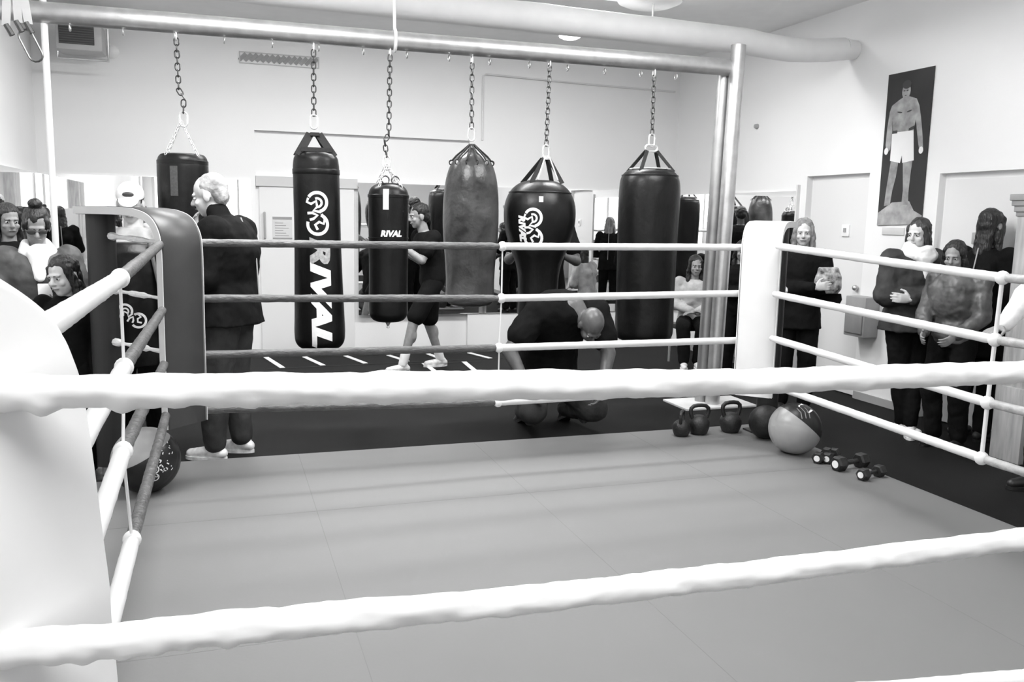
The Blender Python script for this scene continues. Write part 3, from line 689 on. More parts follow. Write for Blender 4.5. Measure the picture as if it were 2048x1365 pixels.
rc = [onx(1570, 495, XRr), onx(1560, 591, XRr), onx(1557, 681, XRr), onx(1600, 790, XRr)]
rm = [onx(2005, 556, XRr), onx(1990, 680, XRr), onx(1975, 806, XRr), onx(1963, 917, XRr)]
for i in range(4):
    e = (rm[i].z-rc[i].z)/(rm[i].y-rc[i].y)
    rope('%s on the right side of the ring, white then grey' % RN[i], [
        ('white_sleeve', [(XRr, 4.86, rc[i].z+e*(4.86-rc[i].y)), (XRr, rm[i].y, rm[i].z)], .0235, WHITE_V, .07, 0, i+30),
        ('grey_sleeve', [(XRr, rm[i].y, rm[i].z), (XRr, 1.40, [1.38, 1.08, .78, .48][i])], .0215, SLV_G, .06, 0, i+35)], 'ropes along the right of the ring')
YF_ = 1.14
fz = [([(-30, 786), (0, 785), (500, 778), (1024, 770), (1500, 764), (2048, 744)]), ([(-30, 1300), (0, 1298), (240, 1280), (500, 1250), (1024, 1204), (1500, 1148), (2048, 1078)]), ([(1700, 1392), (2048, 1361)])]
for i in range(4):
    if i < 2:
        pts = [ony(x, y, YF_) for x, y in fz[i]]; pts = [V((-.34, YF_, pts[0].z))]+pts; d = (pts[-1].z-pts[-2].z)/(pts[-1].x-pts[-2].x); pts.append(V((3.25, YF_, pts[-1].z+d*.3)))
    else:
        a, b = [ony(x, y, YF_) for x, y in fz[2]]; k = (b.z-a.z)/(b.x-a.x)
        pts = [V((-.34, YF_, .79-(.30 if i == 3 else 0))), V((a.x, YF_, a.z-(.3 if i == 3 else 0))), V((b.x, YF_, b.z-(.3 if i == 3 else 0))), V((3.25, YF_, .75-(.3 if i == 3 else 0)))]
    rope('%s on the near front side, thick wrinkled white sleeve' % RN[i], [('white_sleeve', pts, .0205, WHITE_V, .15, .006, i*7+50)], 'ropes along the front of the ring')
# spacer ties
def tie(label, pts, r=.005):
    bm = NB(); full = []
    for a, b in zip(pts, pts[1:]): full += [V(a).lerp(V(b), k/6) for k in range(6)]
    full.append(V(pts[-1])); tube(bm, full, r, 8)
    for p in pts: ball(bm, p, (.030, .030, .032) if r < .01 else (.034, .034, .034), None, 12, 8)
    tag(obj('rope_spacer', bm, mat('white_cord', .85, .6)), label, 'rope spacer', 'vertical ties between the ropes')
tie('thin white cord tying the back ropes together at mid side', [V((xm, YBk, bmid[0])), V((xm, YBk, bmid[1])), V((xm-.01, YBk, bmid[2])), V((xm-.01, YBk, bmid[3]))])
tie('thin white cord tying the left ropes together at mid side', [LMID[0], LMID[1], LMID[2], LMID[3]])
tie('white strap tying the right ropes together at mid side', [rm[0]+V((0, .0, 0)), rm[1], rm[2], rm[3]], .010)
# ------------------------------------------------------------------ people
TEX = bpy.data.textures.new('folds', 'CLOUDS'); TEX.noise_scale = .09; TEX.noise_depth = 2
TEX2 = bpy.data.textures.new('strands', 'CLOUDS'); TEX2.noise_scale = .035; TEX2.noise_depth = 1
def bake(name, bm, m, parent, voxel, smooth=3, disp=0, tex=None):
    """fuse overlapping volumes into one continuous skin"""
    bmesh.ops.recalc_face_normals(bm, faces=bm.faces[:])
    me = bpy.data.meshes.new(name); bm.to_mesh(me); bm.free()
    o = bpy.data.objects.new(name, me); C.objects.link(o)
    r = o.modifiers.new('r', 'REMESH'); r.mode = 'VOXEL'; r.voxel_size = voxel
    if smooth: s = o.modifiers.new('s', 'SMOOTH'); s.iterations = smooth; s.factor = .5
    if disp:
        d = o.modifiers.new('d', 'DISPLACE'); d.texture = tex or TEX; d.strength = disp; d.mid_level = .5; d.texture_coords = 'GLOBAL'
    bpy.context.view_layer.update(); dg = bpy.context.evaluated_depsgraph_get()
    m2 = bpy.data.meshes.new_from_object(o.evaluated_get(dg)); bpy.data.objects.remove(o); bpy.data.meshes.remove(me)
    m2.name = name; m2.materials.clear()
    m2.materials.append(m)
    for p in m2.polygons: p.use_smooth = True
    o = bpy.data.objects.new(name, m2); C.objects.link(o)
    if parent is not None: o.parent = parent; o.matrix_parent_inverse = pm(parent).inverted()
    return o
def capsule(bm, p0, p1, r0, r1, seg=14, e=1.0, side=None):
    """tapered limb with rounded ends; e flattens it along the side vector's normal"""
    p0, p1 = V(p0), V(p1); t = (p1-p0); L_ = t.length; t = t/L_ if L_ > 1e-6 else V((0, 0, 1))
    u = side if side is not None else frame(t)[0]
    u = (u-t*u.dot(t)).normalized(); w = t.cross(u); rings = []
    for k in range(5):
        a = PI/2*(1-k/5); rings.append((p0-t*r0*math.sin(a), r0*max(math.cos(a), .05)))
    for k in range(4): rings.append((p0.lerp(p1, k/3), r0+(r1-r0)*k/3))
    for k in range(1, 6):
        a = PI/2*k/5; rings.append((p1+t*r1*math.sin(a), r1*max(math.cos(a), .05)))
    loft(bm, [[c+u*math.cos(q)*r+w*math.sin(q)*r*e for q in [2*PI*j/seg for j in range(seg)]] for c, r in rings])
def eloft(bm, secs, seg=22):
    """elliptical sections: centre, side vector*rx, forward vector*ry"""
    rings = [[c+a*math.cos(q)+b*math.sin(q) for q in [2*PI*j/seg for j in range(seg)]] for c, a, b in secs]
    c, a, b = secs[0]; rings = [[c+(p-c)*.3 for p in rings[0]]]+rings; c, a, b = secs[-1]; rings.append([c+(p-c)*.3 for p in rings[-1]])
    loft(bm, rings)
def rotm(yaw=0, pitch=0, roll=0):
    """yaw turns left, pitch nods down, roll tilts to the right"""
    return Matrix.Rotation(yaw, 3, 'Z') @ Matrix.Rotation(-pitch, 3, 'X') @ Matrix.Rotation(roll, 3, 'Y')

def person(label, pos, face, h=1.72, pose=None, head=(0, 0, 0), skin=None, build=1.0, hair=None, hairm=None, top=None, topm=None, bottom='trousers', botm=None,
           shoem=None, extras=(), female=False, sleeve=1.0, hands=True, skirt=0, eyes=True, scarf=None, scarf_big=False, glasses=False, cap=None, headscale=1.0, z0=0.0, puff=1.0, collar=False, folds=.014, socks=None, beard=None, sleeveless=False):
    """face: plan direction looked at. Pose: joints in metres for a 1.75 m figure, x right, y forward, z up"""
    s = h/1.75; fx = V((face[0], face[1], 0)).normalized(); rx = V((fx.y, -fx.x, 0))
    base = V((pos[0], pos[1], z0))
    def W(p): p = V(p)*s; return base+rx*p.x+fx*p.y+UP*p.z
    def D(v): v = V(v); return (rx*v.x+fx*v.y+UP*v.z)
    J = dict(pelvis=(0, 0, .95), waist=(0, 0, 1.10), chest=(0, .0, 1.28), neck=(0, -.015, 1.47), head=(0, .02, 1.625),
             sr=(.18, -.01, 1.415), er=(.225, -.03, 1.13), wr=(.22, .05, .88), sl=(-.18, -.01, 1.415), el=(-.225, -.03, 1.13), wl=(-.22, .05, .88),
             hr=(.09, 0, .93), kr=(.10, .02, .50), ar=(.105, -.02, .085), hl=(-.09, 0, .93), kl=(-.10, .02, .50), al=(-.105, -.02, .085),
             fr=(.02, 1, 0), fl=(-.02, 1, 0), hdr=None, hdl=None, up=(0, 0, 1))
    if pose: J.update(pose)
    g = lambda k: W(J[k])
    root = thing('person', label, 'person', base)
    b = build; bs = b*s
    skin = skin or SKIN_L
    # torso frame
    def sec(k, side, rx_, ry_, dy=0, dz=0):
        c = g(k) if isinstance(k, str) else k
        return c, side, rx_, ry_
    pel, wai, che, nec, hd = g('pelvis'), g('waist'), g('chest'), g('neck'), g('head')
    shv = (g('sr')-g('sl')).normalized(); hpv = (g('hr')-g('hl')).normalized()
    def torso(bm, gr, w=1.0, wa=None):
        sp = [pel-(wai-pel).normalized()*.06*s, pel, wai, che, che.lerp(nec, .45), nec-(nec-che).normalized()*.045*s, nec]
        wx = [.14, .158, .128 if female else .138, .158, .178, .13, .06]; wy = [.10, .115, .095 if female else .105, .12, .108, .085, .058]
        if wa: wx[2] = wa; 
        secs = []
        for i, c in enumerate(sp):
            t = (sp[min(i+1, 6)]-sp[max(i-1, 0)]).normalized(); sv = hpv.lerp(shv, min(1, i/4)); sv = (sv-t*sv.dot(t)).normalized(); fv = t.cross(sv)*-1
            secs.append((c, sv*(wx[i]*bs*w+gr), fv*(wy[i]*bs*w+gr)))
        eloft(bm, secs)
        if female:
            t = (nec-che).normalized(); fv = -(t.cross(shv)).normalized()
            for sg in (-1, 1): ball(bm, che+fv*(.085*bs)+shv*sg*.07*s+t*.02*s, (.062*bs+gr,)*3, None, 12, 8)
        for a in ('sr', 'sl'): ball(bm, g(a)+V((0, 0, -.01)), (.062*bs+gr,)*3, None, 12, 8)
    # head frame
    HR = Matrix((rx, fx, UP)).transposed() @ rotm(*head)
    hs = s*headscale*(.97 if female else 1.0)*1.03
    def HP(x, y, z): return hd+HR @ V((x*hs, y*hs, z*hs))
    def HB(bm, x, y, z, a, b_, c_, u=18, v=12):
        return ball(bm, HP(x, y, z), V((a*hs, b_*hs, c_*hs)), HR, u, v)
    vox = .0065*s
    bm = NB()
    torso(bm, 0); capsule(bm, nec-(nec-che)*.15, hd-HR @ V((0, .015*hs, .05*hs)), .058*bs, .052*s)
    for sfx in 'rl':
        S, E, Wt = g('s'+sfx), g('e'+sfx), g('w'+sfx)
        capsule(bm, S, E, .052*bs, .040*bs); capsule(bm, E, Wt, .041*bs, .026*s)
        Hh, K, A = g('h'+sfx), g('k'+sfx), g('a'+sfx)
        capsule(bm, Hh, K, .085*bs, .055*bs); capsule(bm, K, A, .056*bs, .038*s); cf = K.lerp(A, .3); fdir = D(J['f'+sfx]).normalized()
        kd = (A-K).normalized(); back = (-fdir-kd*(-fdir).dot(kd)); ball(bm, cf+back*.02*s, (.05*bs, .05*bs, .09*bs), None, 12, 8)
        capsule(bm, A-fdir*.02*s-UP*.02*s, A+fdir*.14*s-UP*.05*s, .035*s, .028*s)
        # hand
        dirv = (Wt-E).normalized()
        hdv = J['hd'+sfx]
        if hdv is not None: dirv = D(hdv[0]).normalized(); pn = D(hdv[1]).normalized()
        else: pn = (-rx if sfx == 'r' else rx); 
        curl = hdv[2] if hdv is not None and len(hdv) > 2 else .45
        pn = (pn-dirv*pn.dot(dirv)).normalized(); sd = dirv.cross(pn)*(1 if sfx == 'r' else -1)   # towards the thumb
        pc = Wt+dirv*.05*s
        eloft(bm, [(Wt+dirv*.005*s, sd*.026*s, pn*.019*s), (Wt+dirv*.04*s, sd*.038*s, pn*.017*s), (Wt+dirv*.085*s, sd*.041*s, pn*.014*s), (Wt+dirv*.095*s, sd*.038*s, pn*.011*s)], 14)
        for i, (o_, l_) in enumerate([(.031, .068), (.010, .078), (-.011, .072), (-.031, .056)]):
            p = Wt+dirv*.088*s+sd*o_*s; dd = (dirv+sd*(o_*1.6)).normalized(); q = p
            for j, fr_ in enumerate((.45, .32, .26)):
                a = curl*(j+.6)*.75; dv = (dd*math.cos(a)+pn*math.sin(a)); q2_ = q+dv*l_*fr_*s; capsule(bm, q, q2_, (.0098-.001*j)*s, (.0088-.001*j)*s, 8); q = q2_
        p = Wt+dirv*.03*s+sd*.03*s; q = p+(dirv*.6+sd*.75+pn*.25).normalized()*.038*s; capsule(bm, p, q, .014*s, .011*s, 8); capsule(bm, q, q+(dirv*.9+sd*.25+pn*.35).normalized()*.032*s, .011*s, .009*s, 8)
    # head volumes
    HB(bm, 0, -.012, .035, .076, .096, .092); HB(bm, 0, .028, -.035, .060, .062, .075); HB(bm, 0, .045, -.085, .034, .034, .028, 12, 8)
    HB(bm, 0, .078, .022, .052, .018, .014, 12, 8)                       # brow
    for sg in (-1, 1):
        HB(bm, sg*.038, .066, -.028, .022, .018, .02, 12, 8)             # cheek
        HB(bm, sg*.078, -.005, -.005, .010, .022, .033, 12, 8)           # ear
    capsule(bm, HP(0, .085, .012), HP(0, .108, -.025), .009*hs, .014*hs, 10); HB(bm, 0, .098, -.030, .018, .012, .009, 10, 8)
    HB(bm, 0, .082, -.056, .024, .012, .010, 12, 8)
    body = bake('body', bm, skin, root, vox, 2)
    # eyes, lips
    if eyes:
        for sg in (-1, 1):
            bm = NB(); HB(bm, sg*.030, .078, .002, .013, .010, .008, 12, 8); e_ = obj('eye', bm, EYEW, root)
            bm = NB(); HB(bm, sg*.030, .0865, .002, .0065, .0025, .0065, 10, 6); obj('iris', bm, EYEK, e_)
            bm = NB(); capsule(bm, HP(sg*.016, .094, .020), HP(sg*.046, .080, .021), .0035*hs, .0025*hs, 8); obj('eyebrow', bm, hairm or HAIR_K, root)
    bm = NB(); capsule(bm, HP(-.02, .088, -.058), HP(.02, .088, -.058), .005*hs, .005*hs, 8); obj('lips', bm, LIPD if skin is SKIN_D else LIPM, root)
    # hair
    if hair:
        bm = NB(); hm = hairm or HAIR_K
        if hair in ('short', 'receding', 'bun', 'long', 'bob'):
            HB(bm, 0, -.022, .052, .083, .098, .088)
            HB(bm, 0, -.055, .005, .076, .062, .075)
        if hair == 'receding':
            bm.free(); bm = NB(); HB(bm, 0, -.030, .045, .081, .092, .090); HB(bm, 0, -.062, .0, .072, .052, .07)
        if hair == 'bun':
            HB(bm, 0, -.02, .155, .045, .045, .036)
            for sg in (-1, 1): HB(bm, sg*.066, .02, .03, .02, .05, .05)
        if hair in ('long', 'bob'):
            LN = .34 if hair == 'long' else .20
            for sg in (-1, 1):
                capsule(bm, HP(sg*.062, .028, .06), HP(sg*.078, .0, -.06), .024*hs, .03*hs); capsule(bm, HP(sg*.074, -.01, -.05), HP(sg*.088, .01, -LN), .032*hs, .026*hs)
            capsule(bm, HP(0, -.06, .0), HP(0, -.075, -LN), .075*hs, .065*hs, 16, .6, HR @ V((1, 0, 0)))
        bake('hair', bm, hm, root, .008*s, 1, .014, TEX2)
    if cap:
        bm = NB(); HB(bm, 0, -.012, .062, .086, .104, .085)
        bmesh.ops.bisect_plane(bm, geom=bm.verts[:]+bm.edges[:]+bm.faces[:], plane_co=HP(0, 0, .045), plane_no=HR @ V((0, 0, 1)), clear_inner=True)
        bmesh.ops.holes_fill(bm, edges=[e for e in bm.edges if e.is_boundary], sides=0)
        rings = [[HP(.062*math.cos(q)*(1 if k else 1), .07+.085*max(0, math.sin(q)), .050+z_-.03*max(0, math.sin(q))) for q in [PI*j/12 for j in range(13)]] for k, z_ in ((0, 0), (1, .006))]
        loft(bm, rings); cp = obj('cap', bm, cap, root)
        bm = NB(); HB(bm, 0, .082, .085, .035, .012, .018, 12, 8); obj('cap_badge', bm, PLAST_D, cp)
    if glasses:
        bm = NB()
        for sg in (-1, 1): HB(bm, sg*.032, .094, .002, .028, .008, .020, 14, 8); capsule(bm, HP(sg*.06, .09, .006), HP(sg*.078, .0, .006), .004*hs, .004*hs, 6)
        capsule(bm, HP(-.01, .10, .006), HP(.01, .10, .006), .004*hs, .004*hs, 6); obj('sunglasses', bm, PLAST_D, root)
    if beard:
        bm = NB(); HB(bm, 0, .050, -.072, .05, .048, .035); bake('beard', bm, beard, root, .007, 1)
    # clothes
    cl = .020*s*puff
    if top:
        bm = NB(); torso(bm, cl, 1.02)
        for sfx in 'rl':
            S, E, Wt = g('s'+sfx), g('e'+sfx), g('w'+sfx)
            if top == 'tshirt':
                capsule(bm, S, S.lerp(E, .62), .060*bs+cl*.7, .055*bs+cl)
            elif top == 'vest': pass
            else:
                capsule(bm, S, E, .058*bs+cl*.8, .048*bs+cl*.8); capsule(bm, E, E.lerp(Wt, .93), .048*bs+cl*.8, .036*s+cl*.5)
        if skirt:   # coat length below the pelvis
            d = (pel-wai).normalized(); sv = hpv; fv = -(d*-1).cross(sv)
            eloft(bm, [(wai, sv*(.14*bs+cl), fv*(.11*bs+cl)), (pel, sv*(.168*bs+cl), fv*(.125*bs+cl)), (pel+V((0, 0, -1))*skirt*s, sv*(.185*bs+cl), fv*(.14*bs+cl))])
        if collar:
            capsule(bm, nec-(nec-che)*.1, nec+(hd-nec)*.30, .075*s, .068*s)
        tp = bake('shirt' if top in ('tshirt', 'vest', 'shirt') else ('coat' if skirt > .12 else 'jacket'), bm, topm, root, .012*s, 3, folds)
        if top == 'jacket':
            bm = NB(); t = (nec-pel).normalized(); fv = -(t.cross(shv)).normalized()
            pts = []
            for k in range(9):
                f_ = k/8; c = nec.lerp(pel, f_*.95); pts.append(c+fv*(.065+.06*min(1, f_*2.2)+.012)*bs+fv*cl)
            tube(bm, pts, .005, 6); obj('zip', bm, PLAST_G, tp)
    bm = NB(); bl_ = .014*s
    if bottom:
        d = (wai-pel).normalized(); sv = hpv; fv = -d.cross(sv)
        eloft(bm, [(pel-d*.09*s, sv*(.14*bs+bl_), fv*(.10*bs+bl_)), (pel, sv*(.160*bs+bl_), fv*(.117*bs+bl_)), (pel+d*.10*s, sv*(.142*bs+bl_), fv*(.107*bs+bl_))])
        for sfx in 'rl':
            Hh, K, A = g('h'+sfx), g('k'+sfx), g('a'+sfx)
            if bottom == 'shorts': capsule(bm, Hh, Hh.lerp(K, .86), .088*bs+bl_, .075*bs+bl_*1.6)
            else:
                wd = 1.0 if bottom == 'trousers' else .2
                capsule(bm, Hh, K, .087*bs+bl_, .056*bs+bl_*(1+wd)); capsule(bm, K, K.lerp(A, .95), .056*bs+bl_*(1+wd), .040*s+bl_*(1+wd))
        bake('shorts' if bottom == 'shorts' else 'trousers', bm, botm, root, .012*s, 3, folds*.8)
    for sfx in 'rl':
        A = g('a'+sfx); fd = D(J['f'+sfx]).normalized(); up_ = V((0, 0, 1)); sdv = fd.cross(up_).normalized(); nrm = sdv.cross(fd).normalized()
        bm = NB(); zb = A-nrm*.075*s
        eloft(bm, [(A+nrm*.01*s-fd*.012*s, sdv*.040*s, fd*.045*s), (A-nrm*.03*s+fd*.005*s, sdv*.042*s, fd*.065*s)], 14)
        capsule(bm, zb-fd*.045*s+nrm*.035*s, zb+fd*.03*s+nrm*.04*s, .036*s, .040*s); capsule(bm, zb+fd*.03*s+nrm*.038*s, zb+fd*.155*s+nrm*.028*s, .042*s, .030*s, 14, 1.0)
        sh = bake('shoe', bm, shoem or SHOE_K, root, .008*s, 2)
        bm = NB(); rr = []
        for z_ in (0, .022):
            rr.append([zb+nrm*(z_-.008)*s+fd*(.055+.135*math.cos(q))*s+sdv*.045*s*math.sin(q)*(1+.15*math.cos(q)) for q in [2*PI*j/20 for j in range(20)]])
        loft(bm, rr); obj('sole', bm, SHOE_W if shoem is SHOE_W else RUBBER_K, sh)
        if socks:
            bm = NB(); capsule(bm, A+V((0, 0, .0)), A+(g('k'+sfx)-A).normalized()*.11*s, .046*s, .050*s); obj('sock', bm, socks, root)
    if scarf:
        bm = NB()
        for k in range(3):
            c = nec+(hd-nec)*((.0 if scarf_big else -.10)+.15*k)+D((0, .01, 0)); R_ = (.105-.012*k)*s*(1 if scarf_big else .92)
            tube(bm, [c+rx*R_*math.cos(q)+fx*(R_*.92*math.sin(q)+.02)+UP*(-.025*math.sin(q)+.012*math.sin(q*3+k))*s for q in [2*PI*j/20 for j in range(20)]], (.042 if scarf_big else .026)*s, 10, closed=True)
        capsule(bm, nec+D((.0, .12, -.02))*s, che+D((.0, .16, .02))*s, .07*s, .035*s, 12, .6, rx)
        bake('scarf', bm, scarf, root, .010*s, 2, .02)
    root['_s'] = s
    del root['_s']
    return root, W, D, J, HP
def to_cam(x, y): return (-x, -y)
CROSS = dict(er=(.25, .04, 1.13), el=(-.25, .04, 1.13), wr=(-.10, .215, 1.16), wl=(.12, .20, 1.12), hdr=((-1, .0, .15), (0, -1, 0), .6), hdl=((1, .0, .1), (0, -1, 0), .6))

# white haired man at the dark corner, back three-quarter to us, facing left
p = onz(447, 918, 0)
r_ = person('white haired man in black jacket and dark jeans standing outside the dark corner', (p.x+.05, p.y+.05), (-.90, .42), 1.83,
    dict(neck=(0, .03, 1.49), head=(0, .095, 1.62), chest=(0, -.01, 1.28), er=(.27, .03, 1.14), wr=(.14, .24, 1.38), hdr=((-.25, .15, 1), (0, -1, .2), .7), el=(-.26, .02, 1.14), wl=(-.16, .26, 1.22), hdl=((.3, .5, .8), (.6, -.5, 0), .7), ar=(.10, -.03, .085), al=(-.10, .06, .085), kl=(-.10, .05, .5)),
    (.12, .22, 0), SKIN_L, 1.34, 'receding', HAIR_G, 'jacket', CL_K, 'trousers', CL_DEN, SHOE_W, skirt=.10, collar=True, folds=.02, puff=1.25)
# woman with bun, scarf and sunglasses
p = ony(66, 420, 6.0)
r_, W, D, J, HP = person('woman with a hair bun, sunglasses, pale scarf and grey zipped jacket at far left', (p.x+.02, 5.95), (.22, -1), 1.60,
    dict(er=(.27, .04, 1.12), wr=(.05, .28, 1.08), hdr=((-.6, .6, .4), (0, .2, 1), .7), el=(-.26, .06, 1.10), wl=(-.14, .30, 1.12), hdl=((.5, .6, .2), (.4, -.3, .6), .8)),
    (0, .38, 0), SKIN_M, 1.13, 'bun', HAIR_K, 'jacket', CL_JK, 'trousers', CL_K, SHOE_K, female=True, scarf=CL_W, glasses=True, puff=1.5, skirt=.1, folds=.03)
bm = NB(); c = W((-.02, .37, 1.20)); bx(bm, (-.04, -.005, -.07), (.04, .005, .07), Matrix.Translation(c) @ Matrix.Rotation(.2, 4, 'Z') @ Matrix.Rotation(-.5, 4, 'X'), bev=.003)
tag(obj('mobile_phone', bm, PLAST_W), 'white mobile phone held by the woman with the hair bun', 'phone')
# child
person('dark haired child in dark top standing beside the woman with the hair bun', (-.86, 5.55), (-.25, -1), 1.30,
    dict(er=(.24, .03, 1.12), wr=(.20, .15, .95)), (-.35, .15, .1), SKIN_L, .98, 'bob', HAIR_K, 'jacket', CL_K, 'trousers', CL_K, SHOE_K, headscale=1.22, folds=.02)
# person with curly dark hair at the frame edge
person('person with big dark hair and black top, half cut by the left frame edge', (-1.38, 6.75), (.3, -1), 1.62, dict(er=(.27, .05, 1.13), wr=(.1, .25, 1.2), hdr=((-.2, .5, 1), (-.5, 0, .3), .7)),
    (.2, .1, 0), SKIN_M, 1.05, 'long', HAIR_K, 'jacket', CL_K, 'trousers', CL_K, SHOE_K, female=True, folds=.02)
# man with white cap behind the dark corner
r_, W, D, J, HP = person('person in a white cap and pale jacket standing behind the dark corner post', (-.56, 6.38), (-.35, -1), 1.76,
    dict(er=(.26, .06, 1.12), wr=(.06, .26, 1.16), hdr=((-.8, .2, .2), (0, -1, 0), .6), el=(-.27, .02, 1.12), wl=(-.16, .24, 1.0)),
    (.3, .25, 0), SKIN_L, 1.1, 'short', HAIR_K, 'jacket', CL_LG, 'trousers', CL_K, SHOE_K, cap=CL_W, puff=1.4, folds=.025)
# black kit bag with looped logo slung in front of him
kc = ony(270, 600, 5.86); lp_ = ony(263, 632, 5.72)
t = thing('kit_bag', 'large black kit bag with a pale looped logo slung behind the dark corner post', 'bag', (kc.x, kc.y, .55))
bm = NB(); eloft(bm, [(V((kc.x, kc.y, z)), V((1, .1, 0))*a, V((0, 1, 0))*b) for z, a, b in ((.62, .17, .09), (.70, .215, .115), (.95, .225, .125), (1.22, .22, .12), (1.34, .19, .10), (1.40, .12, .06))], 30); bake('body', bm, VINYL_K, t, .012, 4, .008)
bm = NB(); swirl(bm, .85)
ML = Matrix.Translation((lp_.x, kc.y-.137, lp_.z)) @ Matrix.Rotation(.05, 4, 'Z') @ Matrix.Rotation(PI/2, 4, 'X') @ Matrix.Rotation(.9, 4, 'Z')
r_x = bmesh.ops.extrude_face_region(bm, geom=bm.faces[:]); [setattr(v, 'co', v.co+V((0, 0, .004))) for v in r_x['geom'] if isinstance(v, bmesh.types.BMVert)]
for v in bm.verts: v.co = ML @ v.co
obj('logo_print', bm, PRINT, t)
bm = NB(); tube(bm, [(kc.x-.14, kc.y-.07, 1.38), (kc.x-.17, kc.y-.13, 1.2), (kc.x-.19, kc.y-.12, .9)], .012, 8); obj('strap', bm, mat('grey_webbing', .12, .7), t)
bm = NB(); tube(bm, [(kc.x+.10, kc.y-.07, 1.40), (kc.x+.15, kc.y-.12, 1.15), (kc.x+.17, kc.y-.12, .8)], .012, 8); obj('strap', bm, MATS['grey_webbing'], t)
# boxer shadow working at the wall
person('man in black t-shirt, black shorts and white trainers stepping forward behind the bags', (2.08, 8.75), (-1, -.10), 1.74,
    dict(chest=(0, .05, 1.27), neck=(0, .10, 1.45), head=(0, .15, 1.60), sr=(.17, .10, 1.40), sl=(-.18, .05, 1.40), er=(.22, .0, 1.10), wr=(.18, .25, 1.22), hdr=((-.2, 1, .3), (-1, 0, 0), 1.5), el=(-.20, .18, 1.16), wl=(-.10, .38, 1.32), hdl=((.1, 1, .3), (1, 0, 0), 1.5),
         hr=(.09, -.02, .91), kr=(.10, .0, .48), ar=(.12, -.14, .085), hl=(-.09, .02, .91), kl=(-.12, .24, .53), al=(-.13, .36, .085)),
    (0, .1, 0), SKIN_M, 1.02, 'short', HAIR_K, 'tshirt', CL_K, 'shorts', CL_K, SHOE_W, socks=CL_W)
# trainer behind the tapering bag
person('tall man in black t-shirt steadying the tapering bag from behind', (2.74, 7.25), (-.45, -1), 1.86,
    dict(er=(.28, .10, 1.16), wr=(.20, .34, 1.22), hdr=((-.3, .6, .6), (-1, 0, 0), .5), el=(-.28, .10, 1.16), wl=(-.20, .32, 1.20), hdl=((.3, .6, .6), (1, 0, 0), .5)),
    (0, .1, 0), SKIN_D, 1.08, 'short', HAIR_K, 'tshirt', CL_K, 'trousers', CL_K, SHOE_K)
# bending man
r_, W, D, J, HP = person('bald man in black t-shirt and camouflage trousers kneeling head down behind the back ropes', (2.37, 6.02), (-.06, -1), 1.86,
    dict(pelvis=(0, -.16, .36), waist=(-.01, -.10, .60), chest=(-.02, .04, .80), neck=(-.10, .20, .93), head=(-.17, .31, .79),
         sr=(.14, .12, .88), sl=(-.28, .10, .86), er=(.36, .16, .60), wr=(.26, .30, .36), el=(-.34, .22, .58), wl=(-.26, .34, .34), hdr=((-.5, .3, -.7), (-1, 0, 0), .6), hdl=((.5, .3, -.7), (1, 0, 0), .6),
         hr=(.12, -.12, .34), hl=(-.12, -.12, .34), kr=(.20, .22, .19), kl=(-.25, .22, .19), ar=(.15, -.22, .09), al=(-.18, -.22, .09), fr=(.1, -1, -.5), fl=(-.1, -1, -.5), ),
    (.05, 1.05, 0), SKIN_D, 1.32, None, HAIR_K, 'tshirt', CL_K, 'trousers', CL_CAMO, SHOE_K, folds=.02, puff=1.5)
# seated woman
person('woman with long black hair in pale top seated by the right mirror', (5.03, 8.50), (-.50, -1), 1.62,
    dict(pelvis=(0, 0, .52), waist=(0, .02, .68), chest=(0, .06, .86), neck=(0, .08, 1.05), head=(0, .13, 1.20), sr=(.17, .07, 1.0), sl=(-.17, .07, 1.0), er=(.23, .10, .74), wr=(.04, .30, .68), el=(-.23, .10, .74), wl=(-.02, .30, .66),
         hdr=((-1, .3, 0), (0, 0, -1), .5), hdl=((1, .3, 0), (0, 0, -1), .5), hr=(.09, .02, .50), hl=(-.09, .02, .50), kr=(.13, .43, .50), kl=(-.10, .45, .50), ar=(.10, .42, .085), al=(-.06, .36, .085)),
    (.15, .05, 0), SKIN_M, 1.08, 'long', HAIR_K, 'jacket', CL_LG, 'trousers', CL_K, SHOE_W, female=True, folds=.02)
t = thing('bench', 'low black bench carrying the seated people by the right mirror', 'bench', (5.2, 8.45, 0))
bm = NB(); bx(bm, (4.82, 8.28, .40), (5.45, 8.72, .455), bev=.008); obj('seat', bm, VINYL_K, t)
for x in (4.86, 5.41):
    for y in (8.32, 8.68): bm = NB(); tube(bm, [(x, y, 0), (x, y, .40)], .016, 8); obj('leg', bm, STEEL, t)
# person in black between post and white pad
person('person in black top with folded arms standing between steel post and white corner pad', (ony(1478, 600, 7.3).x, 7.3), (-.62, -1), 1.42,
    dict(CROSS), (.1, .1, 0), SKIN_M, 1.0, 'bob', HAIR_K, 'jacket', CL_K, 'trousers', CL_K, SHOE_W, female=True, folds=.02)
